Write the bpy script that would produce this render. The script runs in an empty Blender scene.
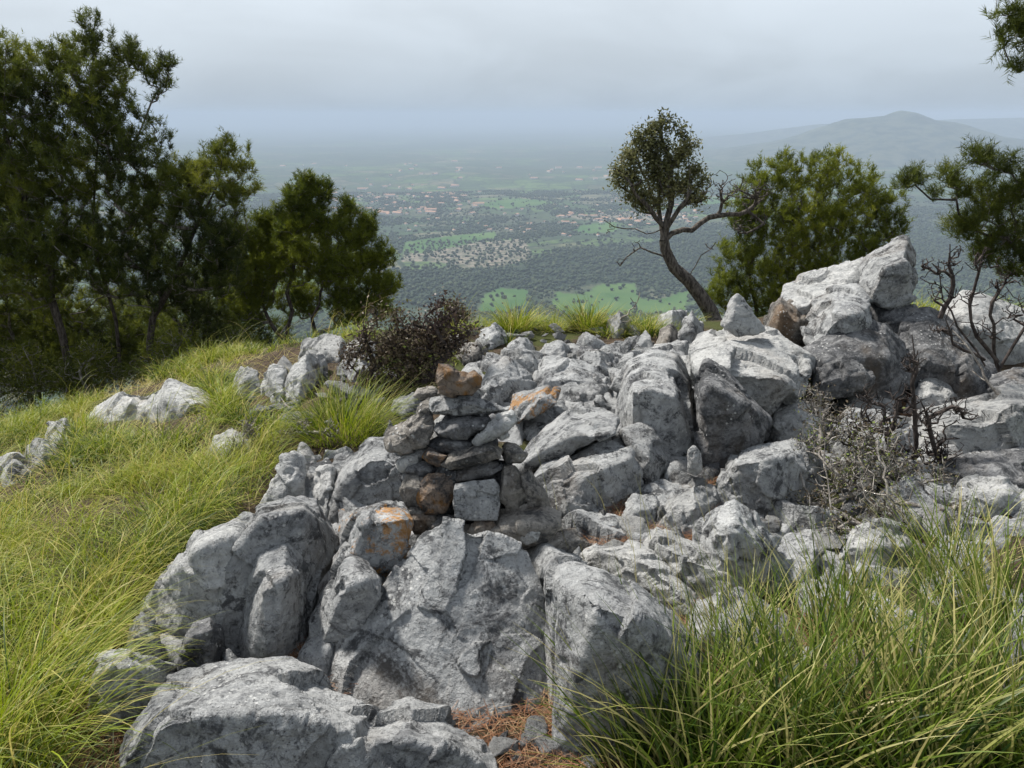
import bpy, bmesh, math, random
import numpy as np
from mathutils import Vector

S = bpy.context.scene
COL = S.collection
F = 797.0; PITCH = math.radians(18.7); EYE = 1.6
CP, SP = math.cos(PITCH), math.sin(PITCH)
rng = np.random.default_rng(7)
HAZE = 1.25e-4; SUN = 5.0; EXPO = 0.42
SKY0 = (.36, .425, .49); SKY1 = (.56, .62, .68); SKY2 = (.36, .40, .46)
random.seed(7)

# ------------------------------------------------------------------ noise
_perm = np.random.default_rng(1).permutation(256)
_perm = np.concatenate([_perm, _perm, _perm])
_grad = np.random.default_rng(2).normal(size=(256, 3)); _grad /= np.linalg.norm(_grad, axis=1)[:, None]
def perlin(p):
    p = np.asarray(p, float); i = np.floor(p).astype(np.int64); f = p - i; i &= 255
    u = f * f * f * (f * (f * 6 - 15) + 10)
    def g(dx, dy, dz):
        h = _perm[_perm[_perm[i[:, 0] + dx] + i[:, 1] + dy] + i[:, 2] + dz] & 255
        q = _grad[h]
        return q[:, 0] * (f[:, 0] - dx) + q[:, 1] * (f[:, 1] - dy) + q[:, 2] * (f[:, 2] - dz)
    def L(a, b, t): return a + (b - a) * t
    x0 = L(g(0, 0, 0), g(1, 0, 0), u[:, 0]); x1 = L(g(0, 1, 0), g(1, 1, 0), u[:, 0])
    x2 = L(g(0, 0, 1), g(1, 0, 1), u[:, 0]); x3 = L(g(0, 1, 1), g(1, 1, 1), u[:, 0])
    return L(L(x0, x1, u[:, 1]), L(x2, x3, u[:, 1]), u[:, 2]) * 1.5
def fbm(p, o=4, r=2.1, g=.5):
    s = 0; a = 1
    for k in range(o):
        s = s + a * perlin(p + 17.3 * k); p = p * r; a *= g
    return s
def smooth(a, b, x):
    t = np.clip((x - a) / (b - a), 0, 1); return t * t * (3 - 2 * t)

# ------------------------------------------------------------------ ground
def ground(x, y):
    x = np.asarray(x, float); y = np.asarray(y, float)
    left = np.maximum(0, -(x + .9)); left = np.sqrt(left * left + .09) - .3
    left = np.minimum(left, 30)
    z = -.34 * left * np.clip((y - .5) / 5, 0, 1)
    edge = 5.6 + .35 * smooth(.8, 2.5, x) + 1.0 * smooth(-1, -3, x)
    d = np.maximum(0, y - edge)
    z = z - (.62 * d - .62 * 2.2 * (1 - np.exp(-d / 2.2)))
    z = z + .05 * np.maximum(0, x - 1.5) * smooth(9, 5, y)
    r = np.hypot(x, y); beh = np.maximum(0, -y - 1)
    z = z - .15 * beh * smooth(30, 60, r) - .2 * np.maximum(0, r - 60) * (y <= 6)
    return np.maximum(z, -400 + 0 * z)
def ray(px, py):
    X = (px - 512) / F; v = (384 - py) / F
    dy = CP + v * SP; dz = -SP + v * CP
    return X / dy, dz / dy                        # per unit of world y
def P(px, py, Y):
    a, b = ray(px, py); return np.array([a * Y, Y, EYE + b * Y])
_ys = np.concatenate([np.arange(.6, 20, .01), np.arange(20, 60, .1)])
def ghit(px, py, far=14.0):
    a, b = ray(px, py); h = EYE + b * _ys - ground(a * _ys, _ys)
    k = np.argmax(h < 0)
    return float(min(_ys[k], far)) if h[k] < 0 else far
def gb(px, Y):
    a, b = ray(px, 330); return np.array([a * Y, Y, float(ground(a * Y, Y)) - .03])
def gpt(px, py, far=14.0):
    return P(px, py, ghit(px, py, far))
def project(p):
    p = np.asarray(p, float); x = p[:, 0]; y = p[:, 1]; z = p[:, 2] - EYE
    dep = y * CP - z * SP; up = y * SP + z * CP
    dep = np.where(dep < .01, .01, dep)
    return 512 + F * x / dep, 384 - F * up / dep
def inpoly(px, py, poly):
    c = np.zeros(len(px), bool); n = len(poly)
    for i in range(n):
        x0, y0 = poly[i]; x1, y1 = poly[i - 1]
        if y0 == y1: continue
        m = ((y0 > py) != (y1 > py)) & (px < (x1 - x0) * (py - y0) / (y1 - y0) + x0)
        c ^= m
    return c

# ------------------------------------------------------------------ objects
def tag(o, label=None, cat=None, group=None, kind=None):
    if label: o['label'] = label
    if cat: o['category'] = cat
    if group: o['group'] = group
    if kind: o['kind'] = kind
    elif cat: o['kind'] = 'thing'
    return o
def link(name, me, mats=(), parent=None, loc=None):
    o = bpy.data.objects.new(name, me); COL.objects.link(o)
    for m in (mats if isinstance(mats, (list, tuple)) else [mats]):
        if me is not None: me.materials.append(m)
    if parent: o.parent = parent
    if loc is not None: o.location = loc
    return o
def np_mesh(name, V, faces, nper, tint=None, smooth_=True, matidx=None):
    """V (n,3); faces (m,nper) int"""
    me = bpy.data.meshes.new(name)
    V = np.ascontiguousarray(V, np.float32); faces = np.ascontiguousarray(faces, np.int32)
    me.vertices.add(len(V)); me.vertices.foreach_set('co', V.ravel())
    m = len(faces)
    me.loops.add(m * nper); me.loops.foreach_set('vertex_index', faces.ravel())
    me.polygons.add(m)
    me.polygons.foreach_set('loop_start', np.arange(0, m * nper, nper, dtype=np.int32))
    try: me.polygons.foreach_set('loop_total', np.full(m, nper, np.int32))
    except Exception: pass
    if smooth_: me.polygons.foreach_set('use_smooth', np.ones(m, bool))
    if matidx is not None: me.polygons.foreach_set('material_index', matidx.astype(np.int32))
    me.update(calc_edges=True)
    if tint is not None:
        at = me.attributes.new('tint', 'FLOAT', 'POINT'); at.data.foreach_set('value', np.ascontiguousarray(tint, np.float32))
    return me
def empty(name, loc, **k):
    o = bpy.data.objects.new(name, None); COL.objects.link(o); o.location = loc; o.empty_display_size = .1
    return tag(o, **k)

# ------------------------------------------------------------------ materials
class NT:
    def __init__(s, name):
        s.m = bpy.data.materials.new(name); s.m.use_nodes = True; s.t = s.m.node_tree; s.t.nodes.clear()
        s.out = s.n('ShaderNodeOutputMaterial')
    def n(s, ty, **k):
        x = s.t.nodes.new(ty)
        for a, b in k.items(): setattr(x, a, b)
        return x
    def l(s, a, b): s.t.links.new(a, b)
    def put(s, sock, v):
        if hasattr(v, 'is_linked') or isinstance(v, bpy.types.NodeSocket): s.l(v, sock)
        else: sock.default_value = v
    def noise(s, vec, scale, detail=4, rough=.55, dist=0):
        x = s.n('ShaderNodeTexNoise'); s.l(vec, x.inputs['Vector'])
        x.inputs['Scale'].default_value = scale; x.inputs['Detail'].default_value = detail
        x.inputs['Roughness'].default_value = rough; x.inputs['Distortion'].default_value = dist
        return x.outputs['Fac']
    def voro(s, vec, scale, feat='F1', out='Distance', rnd=1):
        x = s.n('ShaderNodeTexVoronoi', feature=feat); s.l(vec, x.inputs['Vector'])
        x.inputs['Scale'].default_value = scale; x.inputs['Randomness'].default_value = rnd
        return x.outputs[out]
    def ramp(s, fac, a, b, lo=0., hi=1.):
        x = s.n('ShaderNodeMapRange'); s.l(fac, x.inputs[0]); x.interpolation_type = 'SMOOTHSTEP'
        for i, v in zip((1, 2, 3, 4), (a, b, lo, hi)): x.inputs[i].default_value = v
        return x.outputs[0]
    def mix(s, fac, a, b, mode='MIX'):
        x = s.n('ShaderNodeMix', data_type='RGBA', blend_type=mode)
        for k, v in ((0, fac), (6, a), (7, b)):
            if isinstance(v, bpy.types.NodeSocket): s.l(v, x.inputs[k])
            else: x.inputs[k].default_value = v if k == 0 else (*v, 1)
        return x.outputs[2]
    def math(s, op, a, b=0.):
        x = s.n('ShaderNodeMath', operation=op)
        for k, v in ((0, a), (1, b)):
            if isinstance(v, bpy.types.NodeSocket): s.l(v, x.inputs[k])
            else: x.inputs[k].default_value = v
        return x.outputs[0]
    def bump(s, h, strength, dist, nrm=None):
        x = s.n('ShaderNodeBump'); s.l(h, x.inputs['Height']); x.inputs['Strength'].default_value = strength
        x.inputs['Distance'].default_value = dist
        if nrm: s.l(nrm, x.inputs['Normal'])
        return x.outputs[0]
    def bsdf(s, col, rough=.9, nrm=None, spec=.3):
        x = s.n('ShaderNodeBsdfPrincipled')
        if isinstance(col, bpy.types.NodeSocket): s.l(col, x.inputs['Base Color'])
        else: x.inputs['Base Color'].default_value = (*col, 1)
        x.inputs['Roughness'].default_value = rough; x.inputs['Specular IOR Level'].default_value = spec
        if nrm: s.l(nrm, x.inputs['Normal'])
        return x.outputs[0]
    def finish(s, sh): s.l(sh, s.out.inputs['Surface']); return s.m

def rock_mat(name, base=(.22, .225, .23), pale=(.44, .445, .44), dark=(.05, .052, .056), warm=(.24, .18, .12),
             warm_amt=.25, orange=0., stain=(.50, .60), spots=1.):
    t = NT(name); v = t.n('ShaderNodeTexCoord').outputs['Object']
    oi = t.n('ShaderNodeObjectInfo')
    add = t.n('ShaderNodeVectorMath', operation='ADD'); t.l(v, add.inputs[0])
    cmb = t.n('ShaderNodeCombineXYZ'); t.l(t.math('MULTIPLY', oi.outputs['Random'], 37.), cmb.inputs[0]); t.l(t.math('MULTIPLY', oi.outputs['Random'], 11.), cmb.inputs[2])
    t.l(cmb.outputs[0], add.inputs[1]); v = add.outputs[0]
    big = t.noise(v, 3.2, 5, .6, .4); mid = t.noise(v, 13, 6, .66, .6); fine = t.noise(v, 70, 5, .7)
    c = t.mix(t.ramp(big, .38, .62), base, pale)
    c = t.mix(t.ramp(mid, .42, .60, 0, .8), c, pale)
    c = t.mix(t.ramp(t.noise(v, 21, 6, .75, .4), .46, .60, 0, .45), c, tuple(min(1, 1.3 * x_) for x_ in pale))
    # black lichen / water stains with ragged shapes of their own
    st = t.math('ADD', t.math('MULTIPLY', t.noise(v, 7.5, 6, .68, .9), .72), t.math('MULTIPLY', fine, .28))
    c = t.mix(t.ramp(st, stain[0], stain[1], 0, .86), c, dark)
    st2 = t.noise(v, 34, 5, .72, .3)
    c = t.mix(t.ramp(st2, .55, .66, 0, .6), c, dark)
    w = t.noise(v, 2.3 if warm_amt < .9 else 9., 4, .6, .5)
    c = t.mix(t.ramp(w, .52 if warm_amt < .9 else .48, .70 if warm_amt < .9 else .62, 0, warm_amt), c, warm)
    if orange:
        o = t.math('ADD', t.math('MULTIPLY', t.noise(v, 6, 4, .65, .5), .7), t.math('MULTIPLY', fine, .3))
        c = t.mix(t.ramp(o, .56 - orange * .1, .62 - orange * .1, 0, .8), c, (.46, .22, .05))
    # small crusty white lichen discs
    sp = t.voro(v, 48); gate = t.ramp(t.noise(v, 5.5, 3), .52, .62)
    c = t.mix(t.math('MULTIPLY', t.ramp(sp, .30, .18, 0, .85 * spots), gate), c, (.62, .62, .60))
    # speckle of fine pits
    pit = t.ramp(t.voro(v, 95), .22, .08); pg = t.ramp(t.noise(v, 11, 3), .50, .60)
    pit = t.math('MULTIPLY', pit, pg)
    # hairline cracks
    wv = t.n('ShaderNodeVectorMath', operation='ADD'); t.l(v, wv.inputs[0])
    nc = t.n('ShaderNodeTexNoise'); t.l(v, nc.inputs['Vector']); nc.inputs['Scale'].default_value = 6; nc.inputs['Detail'].default_value = 4
    sc = t.n('ShaderNodeVectorMath', operation='SCALE'); t.l(nc.outputs['Color'], sc.inputs[0]); sc.inputs['Scale'].default_value = .35; t.l(sc.outputs[0], wv.inputs[1])
    crk = t.math('MULTIPLY', t.ramp(t.voro(wv.outputs[0], 4.5, 'DISTANCE_TO_EDGE'), .016, .004), t.ramp(t.noise(v, 4.5, 3), .44, .54))
    c = t.mix(t.math('MULTIPLY', crk, .38), c, (.07, .07, .07))
    c = t.mix(t.math('MULTIPLY', pit, .8), c, (.06, .06, .06))
    br = t.n('ShaderNodeHueSaturation'); t.l(c, br.inputs['Color']); t.l(t.math('ADD', t.math('MULTIPLY', oi.outputs['Random'], .30), .84), br.inputs['Value'])
    n1 = t.bump(mid, .9, .05); n2 = t.bump(st2, .9, .022, n1); n3 = t.bump(fine, .9, .010, n2)
    n4 = t.bump(t.math('SUBTRACT', 1., pit), .8, .008, n3)
    n5 = t.bump(t.math('SUBTRACT', 1., crk), .45, .008, n4)
    return t.finish(t.bsdf(br.outputs[0], .92, n5, .25))

def leaf_mat(name, c0, c1, c2, trans=.35, rough=.55):
    """tint attribute 0..1 runs through c0 -> c1 -> c2"""
    t = NT(name); a = t.n('ShaderNodeAttribute', attribute_name='tint').outputs['Fac']
    c = t.mix(t.ramp(a, 0, .5), c0, c1); c = t.mix(t.ramp(a, .5, 1), c, c2)
    b = t.bsdf(c, rough, None, .3)
    tr = t.n('ShaderNodeBsdfTranslucent'); t.l(c, tr.inputs[0])
    m = t.n('ShaderNodeMixShader'); m.inputs[0].default_value = trans; t.l(b, m.inputs[1]); t.l(tr.outputs[0], m.inputs[2])
    return t.finish(m.outputs[0])
def bark_mat(name, a, b):
    t = NT(name); v = t.n('ShaderNodeTexCoord').outputs['Object']
    mp = t.n('ShaderNodeMapping'); t.l(v, mp.inputs[0]); mp.inputs['Scale'].default_value = (1, 1, .3); v = mp.outputs[0]
    f = t.noise(v, 38, 5, .7); c = t.mix(t.ramp(f, .38, .62), a, b)
    return t.finish(t.bsdf(c, .95, t.bump(f, .9, .02), .2))

M = {}
M['rock'] = rock_mat('limestone')
M['rock_pale'] = rock_mat('pale_limestone', base=(.29, .295, .295), pale=(.50, .50, .485), stain=(.53, .66))
M['rock_dark'] = rock_mat('dark_limestone', base=(.12, .122, .128), pale=(.26, .26, .26), stain=(.44, .58), warm_amt=.4)  # also carries painted shade on the cairn core and one boulder face
M['rock_orange'] = rock_mat('orange_lichen_limestone', orange=.5)
M['rock_brown'] = rock_mat('brown_limestone', base=(.17, .155, .135), pale=(.36, .335, .30), warm=(.24, .15, .08), warm_amt=.7, stain=(.46, .6))
M['rock_rust'] = rock_mat('rusty_limestone', base=(.18, .12, .08), pale=(.30, .24, .19), warm=(.32, .16, .045), warm_amt=.92, stain=(.44, .56), spots=.3)
M['needle'] = leaf_mat('pine_needles', (.035, .05, .012), (.11, .135, .018), (.27, .28, .035), .38)
M['needle_light'] = leaf_mat('young_pine_needles', (.055, .08, .012), (.18, .21, .02), (.36, .37, .035), .4)
M['leaf'] = leaf_mat('olive_leaves', (.05, .055, .022), (.15, .155, .06), (.30, .28, .13), .3, .5)
M['leaf_brown'] = leaf_mat('shrub_leaves', (.07, .045, .038), (.13, .10, .06), (.18, .24, .04), .2, .5)
M['grass'] = leaf_mat('grass_blades', (.028, .068, .005), (.25, .31, .010), (.52, .43, .14), .35, .5)
M['grass_dark'] = leaf_mat('coarse_grass_blades', (.02, .05, .008), (.14, .20, .018), (.50, .44, .18), .33, .45)
M['litter'] = leaf_mat('fallen_needles', (.10, .045, .025), (.25, .105, .045), (.34, .23, .13), .15, .6)
M['bark'] = bark_mat('pine_bark', (.035, .028, .024), (.12, .10, .09))
M['twig'] = bark_mat('pine_twigs', (.09, .075, .065), (.26, .235, .21))
M['bark_olive'] = bark_mat('olive_bark', (.045, .038, .033), (.16, .14, .12))
M['deadwood'] = bark_mat('dead_wood', (.16, .14, .12), (.40, .37, .33))
M['deadwood_dark'] = bark_mat('dark_dead_wood', (.035, .028, .026), (.11, .09, .08))

def hillside_mat():
    t = NT('stony_soil'); v = t.n('ShaderNodeTexCoord').outputs['Object']
    n1 = t.noise(v, 1.3, 5, .6); n2 = t.noise(v, 9, 6, .7); n3 = t.noise(v, 60, 5, .7)
    c = t.mix(t.ramp(n2, .4, .6), (.035, .025, .017), (.085, .06, .04))
    c = t.mix(t.ramp(n3, .5, .62, 0, .7), c, (.16, .13, .10))
    c = t.mix(t.ramp(n1, .48, .58, 0, .8), c, (.06, .075, .02))
    return t.finish(t.bsdf(c, .95, t.bump(n3, .8, .015, t.bump(n2, .8, .05)), .1))
M['soil'] = hillside_mat()
# ------------------------------------------------------------------ rocks
GROW = 1.055
def poly_span(pts, x):
    ys = []
    n = len(pts)
    for i in range(n):
        x0, y0 = pts[i]; x1, y1 = pts[i - 1]
        if min(x0, x1) <= x <= max(x0, x1):
            if x0 == x1: ys += [y0, y1]
            else: ys.append(y0 + (y1 - y0) * (x - x0) / (x1 - x0))
    return min(ys), max(ys)
def hull_points(pts, Y, th, k, e, lean):
    global GROW
    out = []; c0 = (sum(p[0] for p in pts) / len(pts), sum(p[1] for p in pts) / len(pts))
    pts = [(c0[0] + (p[0] - c0[0]) * GROW, c0[1] + (p[1] - c0[1]) * GROW) for p in pts]
    xs = [p[0] for p in pts]; w = max(xs) - min(xs)
    if Y is None:
        yl0 = max(p[1] for p in pts); Yf = ghit(sum(xs) / len(xs), yl0)
        tmax = th if th else .75 * w / F * Yf
        edges = []
        for (x, y) in pts:
            u, l = poly_span(pts, x)
            t = .5 if l - u < 1 else (l - y) / (l - u)
            Yc = ghit(x, l); Yg = ghit(x, y, 40)
            dz = min(k * (Yg - Yc), tmax)
            Yp = Yc + dz if t > .05 and l - u >= 1 else Yc
            p = P(x, y, Yp); out.append(p)
            out.append(np.array([p[0], p[1], float(ground(p[0], p[1])) - .07]))
            if t > .8 and l - u > .25 * w / 2 and min(x - min(xs), max(xs) - x) > .12 * w:
                ye = l + (u - l) * e; out.append(P(x, ye, Yc + .12 * dz))
        return out
    th = th or .75 * w / F * Y
    cx = sum(xs) / len(xs); cy = sum(p[1] for p in pts) / len(pts)
    for (x, y) in pts:
        u, l = poly_span(pts, x); t = .5 if l - u < 1 else (l - y) / (l - u)
        out.append(P(x, y, Y + t * lean * th + .06 * th))
        b = P(cx + (x - cx) * .78, cy + (y - cy) * .78, Y + th)
        out.append(b)
        if t > .8 and min(x - min(xs), max(xs) - x) > .15 * w:
            out.append(P(x, l + (u - l) * e, Y))
            out.append(P(x, l + (u - l) * .12, Y + .02 * th))
    return out

def displace(V, N, size, seed, amp=1., strata=1.):
    r = np.random.default_rng(seed); off = r.uniform(-50, 50, 3)
    q = V + off
    K = 26; lo, hi = V.min(0), V.max(0)
    s = r.uniform(lo, hi, (K, 3)); rr = r.uniform(-1, 1, K); g = r.normal(size=(K, 3)) * .5
    w = V + size * .12 * np.stack([perlin(q / (size * .35) + 9), perlin(q / (size * .35) + 31), perlin(q / (size * .35) + 57)], 1)
    best = np.full(len(V), 1e9); idx = np.zeros(len(V), int)
    for j in range(K):
        d = ((w - s[j]) ** 2).sum(1); m = d < best; best[m] = d[m]; idx[m] = j
    fac = rr[idx] * .036 * size + ((V - s[idx]) * g[idx]).sum(1) * .16
    ms = min(.085, size * .4)
    # strata: noise squeezed along one tilted axis
    ax = np.array([r.uniform(-.5, .1), r.uniform(-.3, .5), 1.]); ax /= np.linalg.norm(ax)
    along = (q @ ax)[:, None] * ax
    st = perlin((q - along) / (.30) + along / .035 + .6 * perlin(q / .12)[:, None])
    big = fbm(q / (size * .45), 2)
    med = fbm(q / ms, 4, 2.1, .55) * ms / .085
    rid = 1 - np.abs(perlin(q / .05)) * 2
    dis = fac + .012 * size * big + strata * .0045 * st * min(1, size * 3) + .0062 * med + .003 * rid * min(1, size * 4)
    # solution pits
    ps = perlin(q / .045 + 77); pm = perlin(q / .25 + 5)
    dis = dis - .014 * smooth(.28, .6, ps) * smooth(0., .4, pm)
    dis = np.clip(dis * min(1., .7 + size * 1.5), -.08, .08)
    return V + N * (dis * amp)[:, None]

RC = [0]
def rock(hulls, label, Y=None, th=None, k=.6, e=.5, lean=.35, mat='rock', name='boulder', group='limestone boulders of the outcrop',
         cat='boulder', amp=1., vox=None, round_=0., strata=1.):
    if not isinstance(hulls[0], list): hulls = [hulls]
    RC[0] += 1; seed = RC[0] * 13 + 5
    bm = bmesh.new()
    for h in hulls:
        pts = hull_points(h, Y, th, k, e, lean)
        vs = [bm.verts.new(p) for p in pts]
        res = bmesh.ops.convex_hull(bm, input=vs)
        junk = [v for v in res['geom_interior'] + res['geom_unused'] if isinstance(v, bmesh.types.BMVert)]
        bmesh.ops.delete(bm, geom=list(set(junk)), context='VERTS')
    for v in [v for v in bm.verts if not v.link_faces]: bm.verts.remove(v)
    allp = np.array([v.co[:] for v in bm.verts]); size = float(np.prod(np.maximum(allp.max(0) - allp.min(0), .03)) ** (1 / 3))
    dist = float(np.median(allp[:, 1])); vox = vox or max(.0045, dist / F * 1.9)
    vox = min(vox, size / 14)
    me = bpy.data.meshes.new('t'); bm.to_mesh(me); bm.free()
    o = bpy.data.objects.new('t', me); COL.objects.link(o)
    md = o.modifiers.new('r', 'REMESH'); md.mode = 'VOXEL'; md.voxel_size = vox; md.adaptivity = 0
    if round_:
        s_ = o.modifiers.new('s', 'SMOOTH'); s_.iterations = int(round_); s_.factor = .5
    dg = bpy.context.evaluated_depsgraph_get(); ev = o.evaluated_get(dg)
    m2 = bpy.data.meshes.new_from_object(ev)
    bpy.data.objects.remove(o); bpy.data.meshes.remove(me)
    n = len(m2.vertices); V = np.empty(n * 3, np.float32); m2.vertices.foreach_get('co', V); V = V.reshape(-1, 3).astype(float)
    N = np.empty(n * 3, np.float32); m2.vertices.foreach_get('normal', N); N = N.reshape(-1, 3)
    V = displace(V, N, size, seed, amp, strata)
    c = np.array([(allp[:, 0].min() + allp[:, 0].max()) / 2, (allp[:, 1].min() + allp[:, 1].max()) / 2, allp[:, 2].min()])
    m2.vertices.foreach_set('co', (V - c).astype(np.float32).ravel())
    m2.polygons.foreach_set('use_smooth', np.ones(len(m2.polygons), bool)); m2.update(); m2.name = name
    ob = link(name, m2, M[mat], loc=c)
    return tag(ob, label, cat, group)

B = 'boulder'
def R(pts, label, **k): return rock(pts, label, **k)
# --- bedrock: low fractured rock just breaking the surface in the gaps
def bedrock(poly, label, seed, mat='rock', h=.06, res=.014):
    w = np.array([gpt(*p, 11) for p in poly]); lo, hi = w.min(0), w.max(0)
    gx = np.arange(lo[0] - .1, hi[0] + .1, res); gy = np.arange(lo[1] - .1, hi[1] + .1, res * 1.4)
    Xg, Yg_ = np.meshgrid(gx, gy); x = Xg.ravel(); y = Yg_.ravel(); n = len(x)
    ins = np.full(n, -1.); wp = [tuple(q[:2]) for q in w]; inside = inpoly(x, y, wp)
    d = np.full(n, 9.)
    for k in range(len(wp)):
        a = np.array(wp[k]); b = np.array(wp[k - 1]); ab = b - a; t = np.clip(((x - a[0]) * ab[0] + (y - a[1]) * ab[1]) / (ab @ ab), 0, 1)
        d = np.minimum(d, np.hypot(x - a[0] - t * ab[0], y - a[1] - t * ab[1]))
    sd = np.where(inside, d, -d)
    r_ = np.random.default_rng(seed); K = int(40 + (hi[0] - lo[0]) * (hi[1] - lo[1]) * 14); sx_ = r_.uniform(lo[:2], hi[:2], (K, 2)); off = r_.uniform(-.5, 1, K); g = r_.normal(size=(K, 2)) * .22
    q3 = np.stack([x, y, 0 * x + seed], 1)
    wx = x + .06 * perlin(q3 / .15); wy = y + .06 * perlin(q3 / .15 + 9)
    b1 = np.full(n, 1e9); b2 = np.full(n, 1e9); ix = np.zeros(n, int)
    for k in range(K):
        dd = np.hypot(wx - sx_[k, 0], wy - sx_[k, 1]); m = dd < b1
        b2 = np.where(m, b1, np.minimum(b2, dd)); ix[m] = k; b1 = np.minimum(b1, dd)
    gap = smooth(0., .035, b2 - b1)
    z = ground(x, y) - .03 + gap * (h * (.7 + .6 * off[ix]) + (x - sx_[ix, 0]) * g[ix, 0] + (y - sx_[ix, 1]) * g[ix, 1]) * 1. + .02 * fbm(q3 / .12, 4) + .006 * perlin(q3 / .03)
    z = z - .12 * smooth(.04, -.08, sd)
    nx, ny = len(gx), len(gy); k0 = (np.arange(ny - 1) * nx)[:, None] + np.arange(nx - 1)[None]
    F4 = np.stack([k0, k0 + 1, k0 + nx + 1, k0 + nx], 2).reshape(-1, 4); F4 = F4[(sd[F4] > -.1).any(1)]
    used = np.unique(F4); mp_ = np.zeros(n, int); mp_[used] = np.arange(len(used)); V = np.stack([x, y, z], 1)[used]; c = V.mean(0)
    tag(link('bedrock', np_mesh('bedrock', V - c, mp_[F4], 4), M[mat], loc=c), label, 'bedrock')
bedrock([(150, 650), (165, 600), (200, 548), (262, 508), (285, 462), (345, 452), (420, 470), (430, 600), (345, 680), (240, 680)], 'bedrock filling the gaps between the big hollowed boulder and its neighbours', 1, h=.08, res=.009)
bedrock([(560, 545), (580, 505), (660, 490), (800, 440), (1040, 400), (1060, 640), (760, 700), (640, 640)], 'bedrock showing between stones under the tall grass and dead twigs', 2, h=.05)
bedrock([(430, 470), (450, 380), (490, 352), (600, 346), (700, 345), (760, 370), (760, 450), (640, 500), (520, 500)], 'bedrock behind the cairn under the ridge rocks', 3, h=.08)
# --- foreground
R([[(128, 800), (134, 735), (160, 682), (172, 672), (215, 662), (245, 660), (290, 660), (340, 688), (375, 706), (385, 800)],
   [(330, 800), (345, 716), (378, 709), (408, 705), (445, 717), (478, 738), (505, 800)]],
  'broad wavy grey slab across the bottom edge, spotted with white lichen', name='rock_slab', cat='rock slab', k=.72, e=.62)
R([(82, 690), (100, 657), (130, 650), (170, 672), (165, 690), (140, 722), (112, 735), (88, 720)],
  'pale flat slab in the grass touching the left end of the wavy bottom slab', name='rock_slab', cat='rock slab', mat='rock_pale', k=.8, e=.8)
R([(126, 652), (130, 625), (142, 614), (153, 620), (164, 645), (160, 662), (135, 662)],
  'small upright stone half in the grass with a pale top and dark foot', k=.5, e=.6, name='stone', cat='stone')
R([(172, 667), (185, 640), (194, 622), (210, 617), (221, 630), (227, 655), (208, 677), (180, 674)],
  'dark triangular stone standing just behind the wavy bottom slab', mat='rock_dark', k=.4, e=.75, name='stone', cat='stone')
R([(142, 618), (166, 578), (202, 538), (235, 526), (252, 556), (246, 612), (225, 640), (180, 638)],
  'low pale slab lying at the edge of the bright grass under straw blades', name='rock_slab', cat='rock slab', mat='rock_pale', k=.9, e=.85)
R([[(240, 655), (244, 620), (243, 592), (262, 560), (285, 548), (318, 545), (334, 562), (331, 590), (312, 618), (300, 648), (270, 670), (250, 664)],
   [(240, 590), (258, 530), (288, 500), (314, 503), (326, 528), (332, 565), (300, 590), (262, 600)]],
  'big grey boulder with a dark shaded hollow in its lower left face', k=.66, e=.7, amp=.8)
R([(192, 628), (208, 578), (236, 545), (262, 510), (300, 504), (332, 540), (334, 590), (300, 625), (250, 640), (215, 650)],
  'sloping grey shoulder of rock between the low pale slab and the big hollowed boulder', k=.88, e=.9, th=2, amp=.8)
R([[(262, 510), (270, 482), (288, 457), (300, 462), (312, 480), (305, 510), (280, 518)], [(300, 508), (305, 474), (330, 468), (347, 478), (340, 508), (325, 522)]],
  'crumpled light grey rock with two humps beside the dead twigs', mat='rock_pale', k=.7, e=.6)
R([(294, 456), (303, 445), (313, 455), (323, 468), (305, 474)], 'small grey wedge poking up behind the two humped rock', name='stone', cat='stone', k=.5)
R([(343, 540), (345, 512), (370, 504), (400, 506), (412, 520), (409, 545), (396, 566), (380, 583), (362, 575), (349, 560)],
  'grey block with a patch of orange lichen on top', mat='rock_orange', Y=2.22, th=.28, e=.72, lean=.7)
R([(316, 622), (325, 582), (345, 545), (362, 562), (385, 578), (380, 600), (355, 625), (347, 650), (330, 658), (318, 650)],
  'smooth grey wedge leaning under the orange spotted block', Y=2.02, th=.32, e=.6, lean=.8)
R([(333, 522), (338, 480), (350, 460), (370, 441), (386, 439), (400, 450), (426, 470), (422, 505), (410, 520), (380, 515), (350, 520)],
  'rippled light grey slab left of the cairn, sloping up to its base', name='rock_slab', cat='rock slab', k=.75, e=.75)
R([(330, 472), (334, 456), (350, 449), (357, 462), (347, 478)], 'small dull stone beside the rippled slab at the grass edge', name='stone', cat='stone', k=.5)
R([(334, 668), (350, 632), (385, 600), (405, 568), (425, 538), (445, 528), (500, 543), (524, 553), (530, 580), (540, 620), (553, 655), (553, 688), (530, 708), (480, 714), (440, 716), (400, 710), (360, 704), (342, 690)],
  'largest smooth slab, sloping toward the viewer directly below the cairn', name='rock_slab', cat='rock slab', k=.55, e=.12, amp=.6, strata=.5)
R([(526, 553), (560, 555), (600, 573), (640, 593), (700, 640), (722, 700), (664, 745), (600, 750), (564, 745), (557, 690), (552, 650), (536, 592)],
  'wide grey slab right of the dark crack, half covered by the coarse grass', name='rock_slab', cat='rock slab', k=.78, e=.8, amp=.8)
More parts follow.
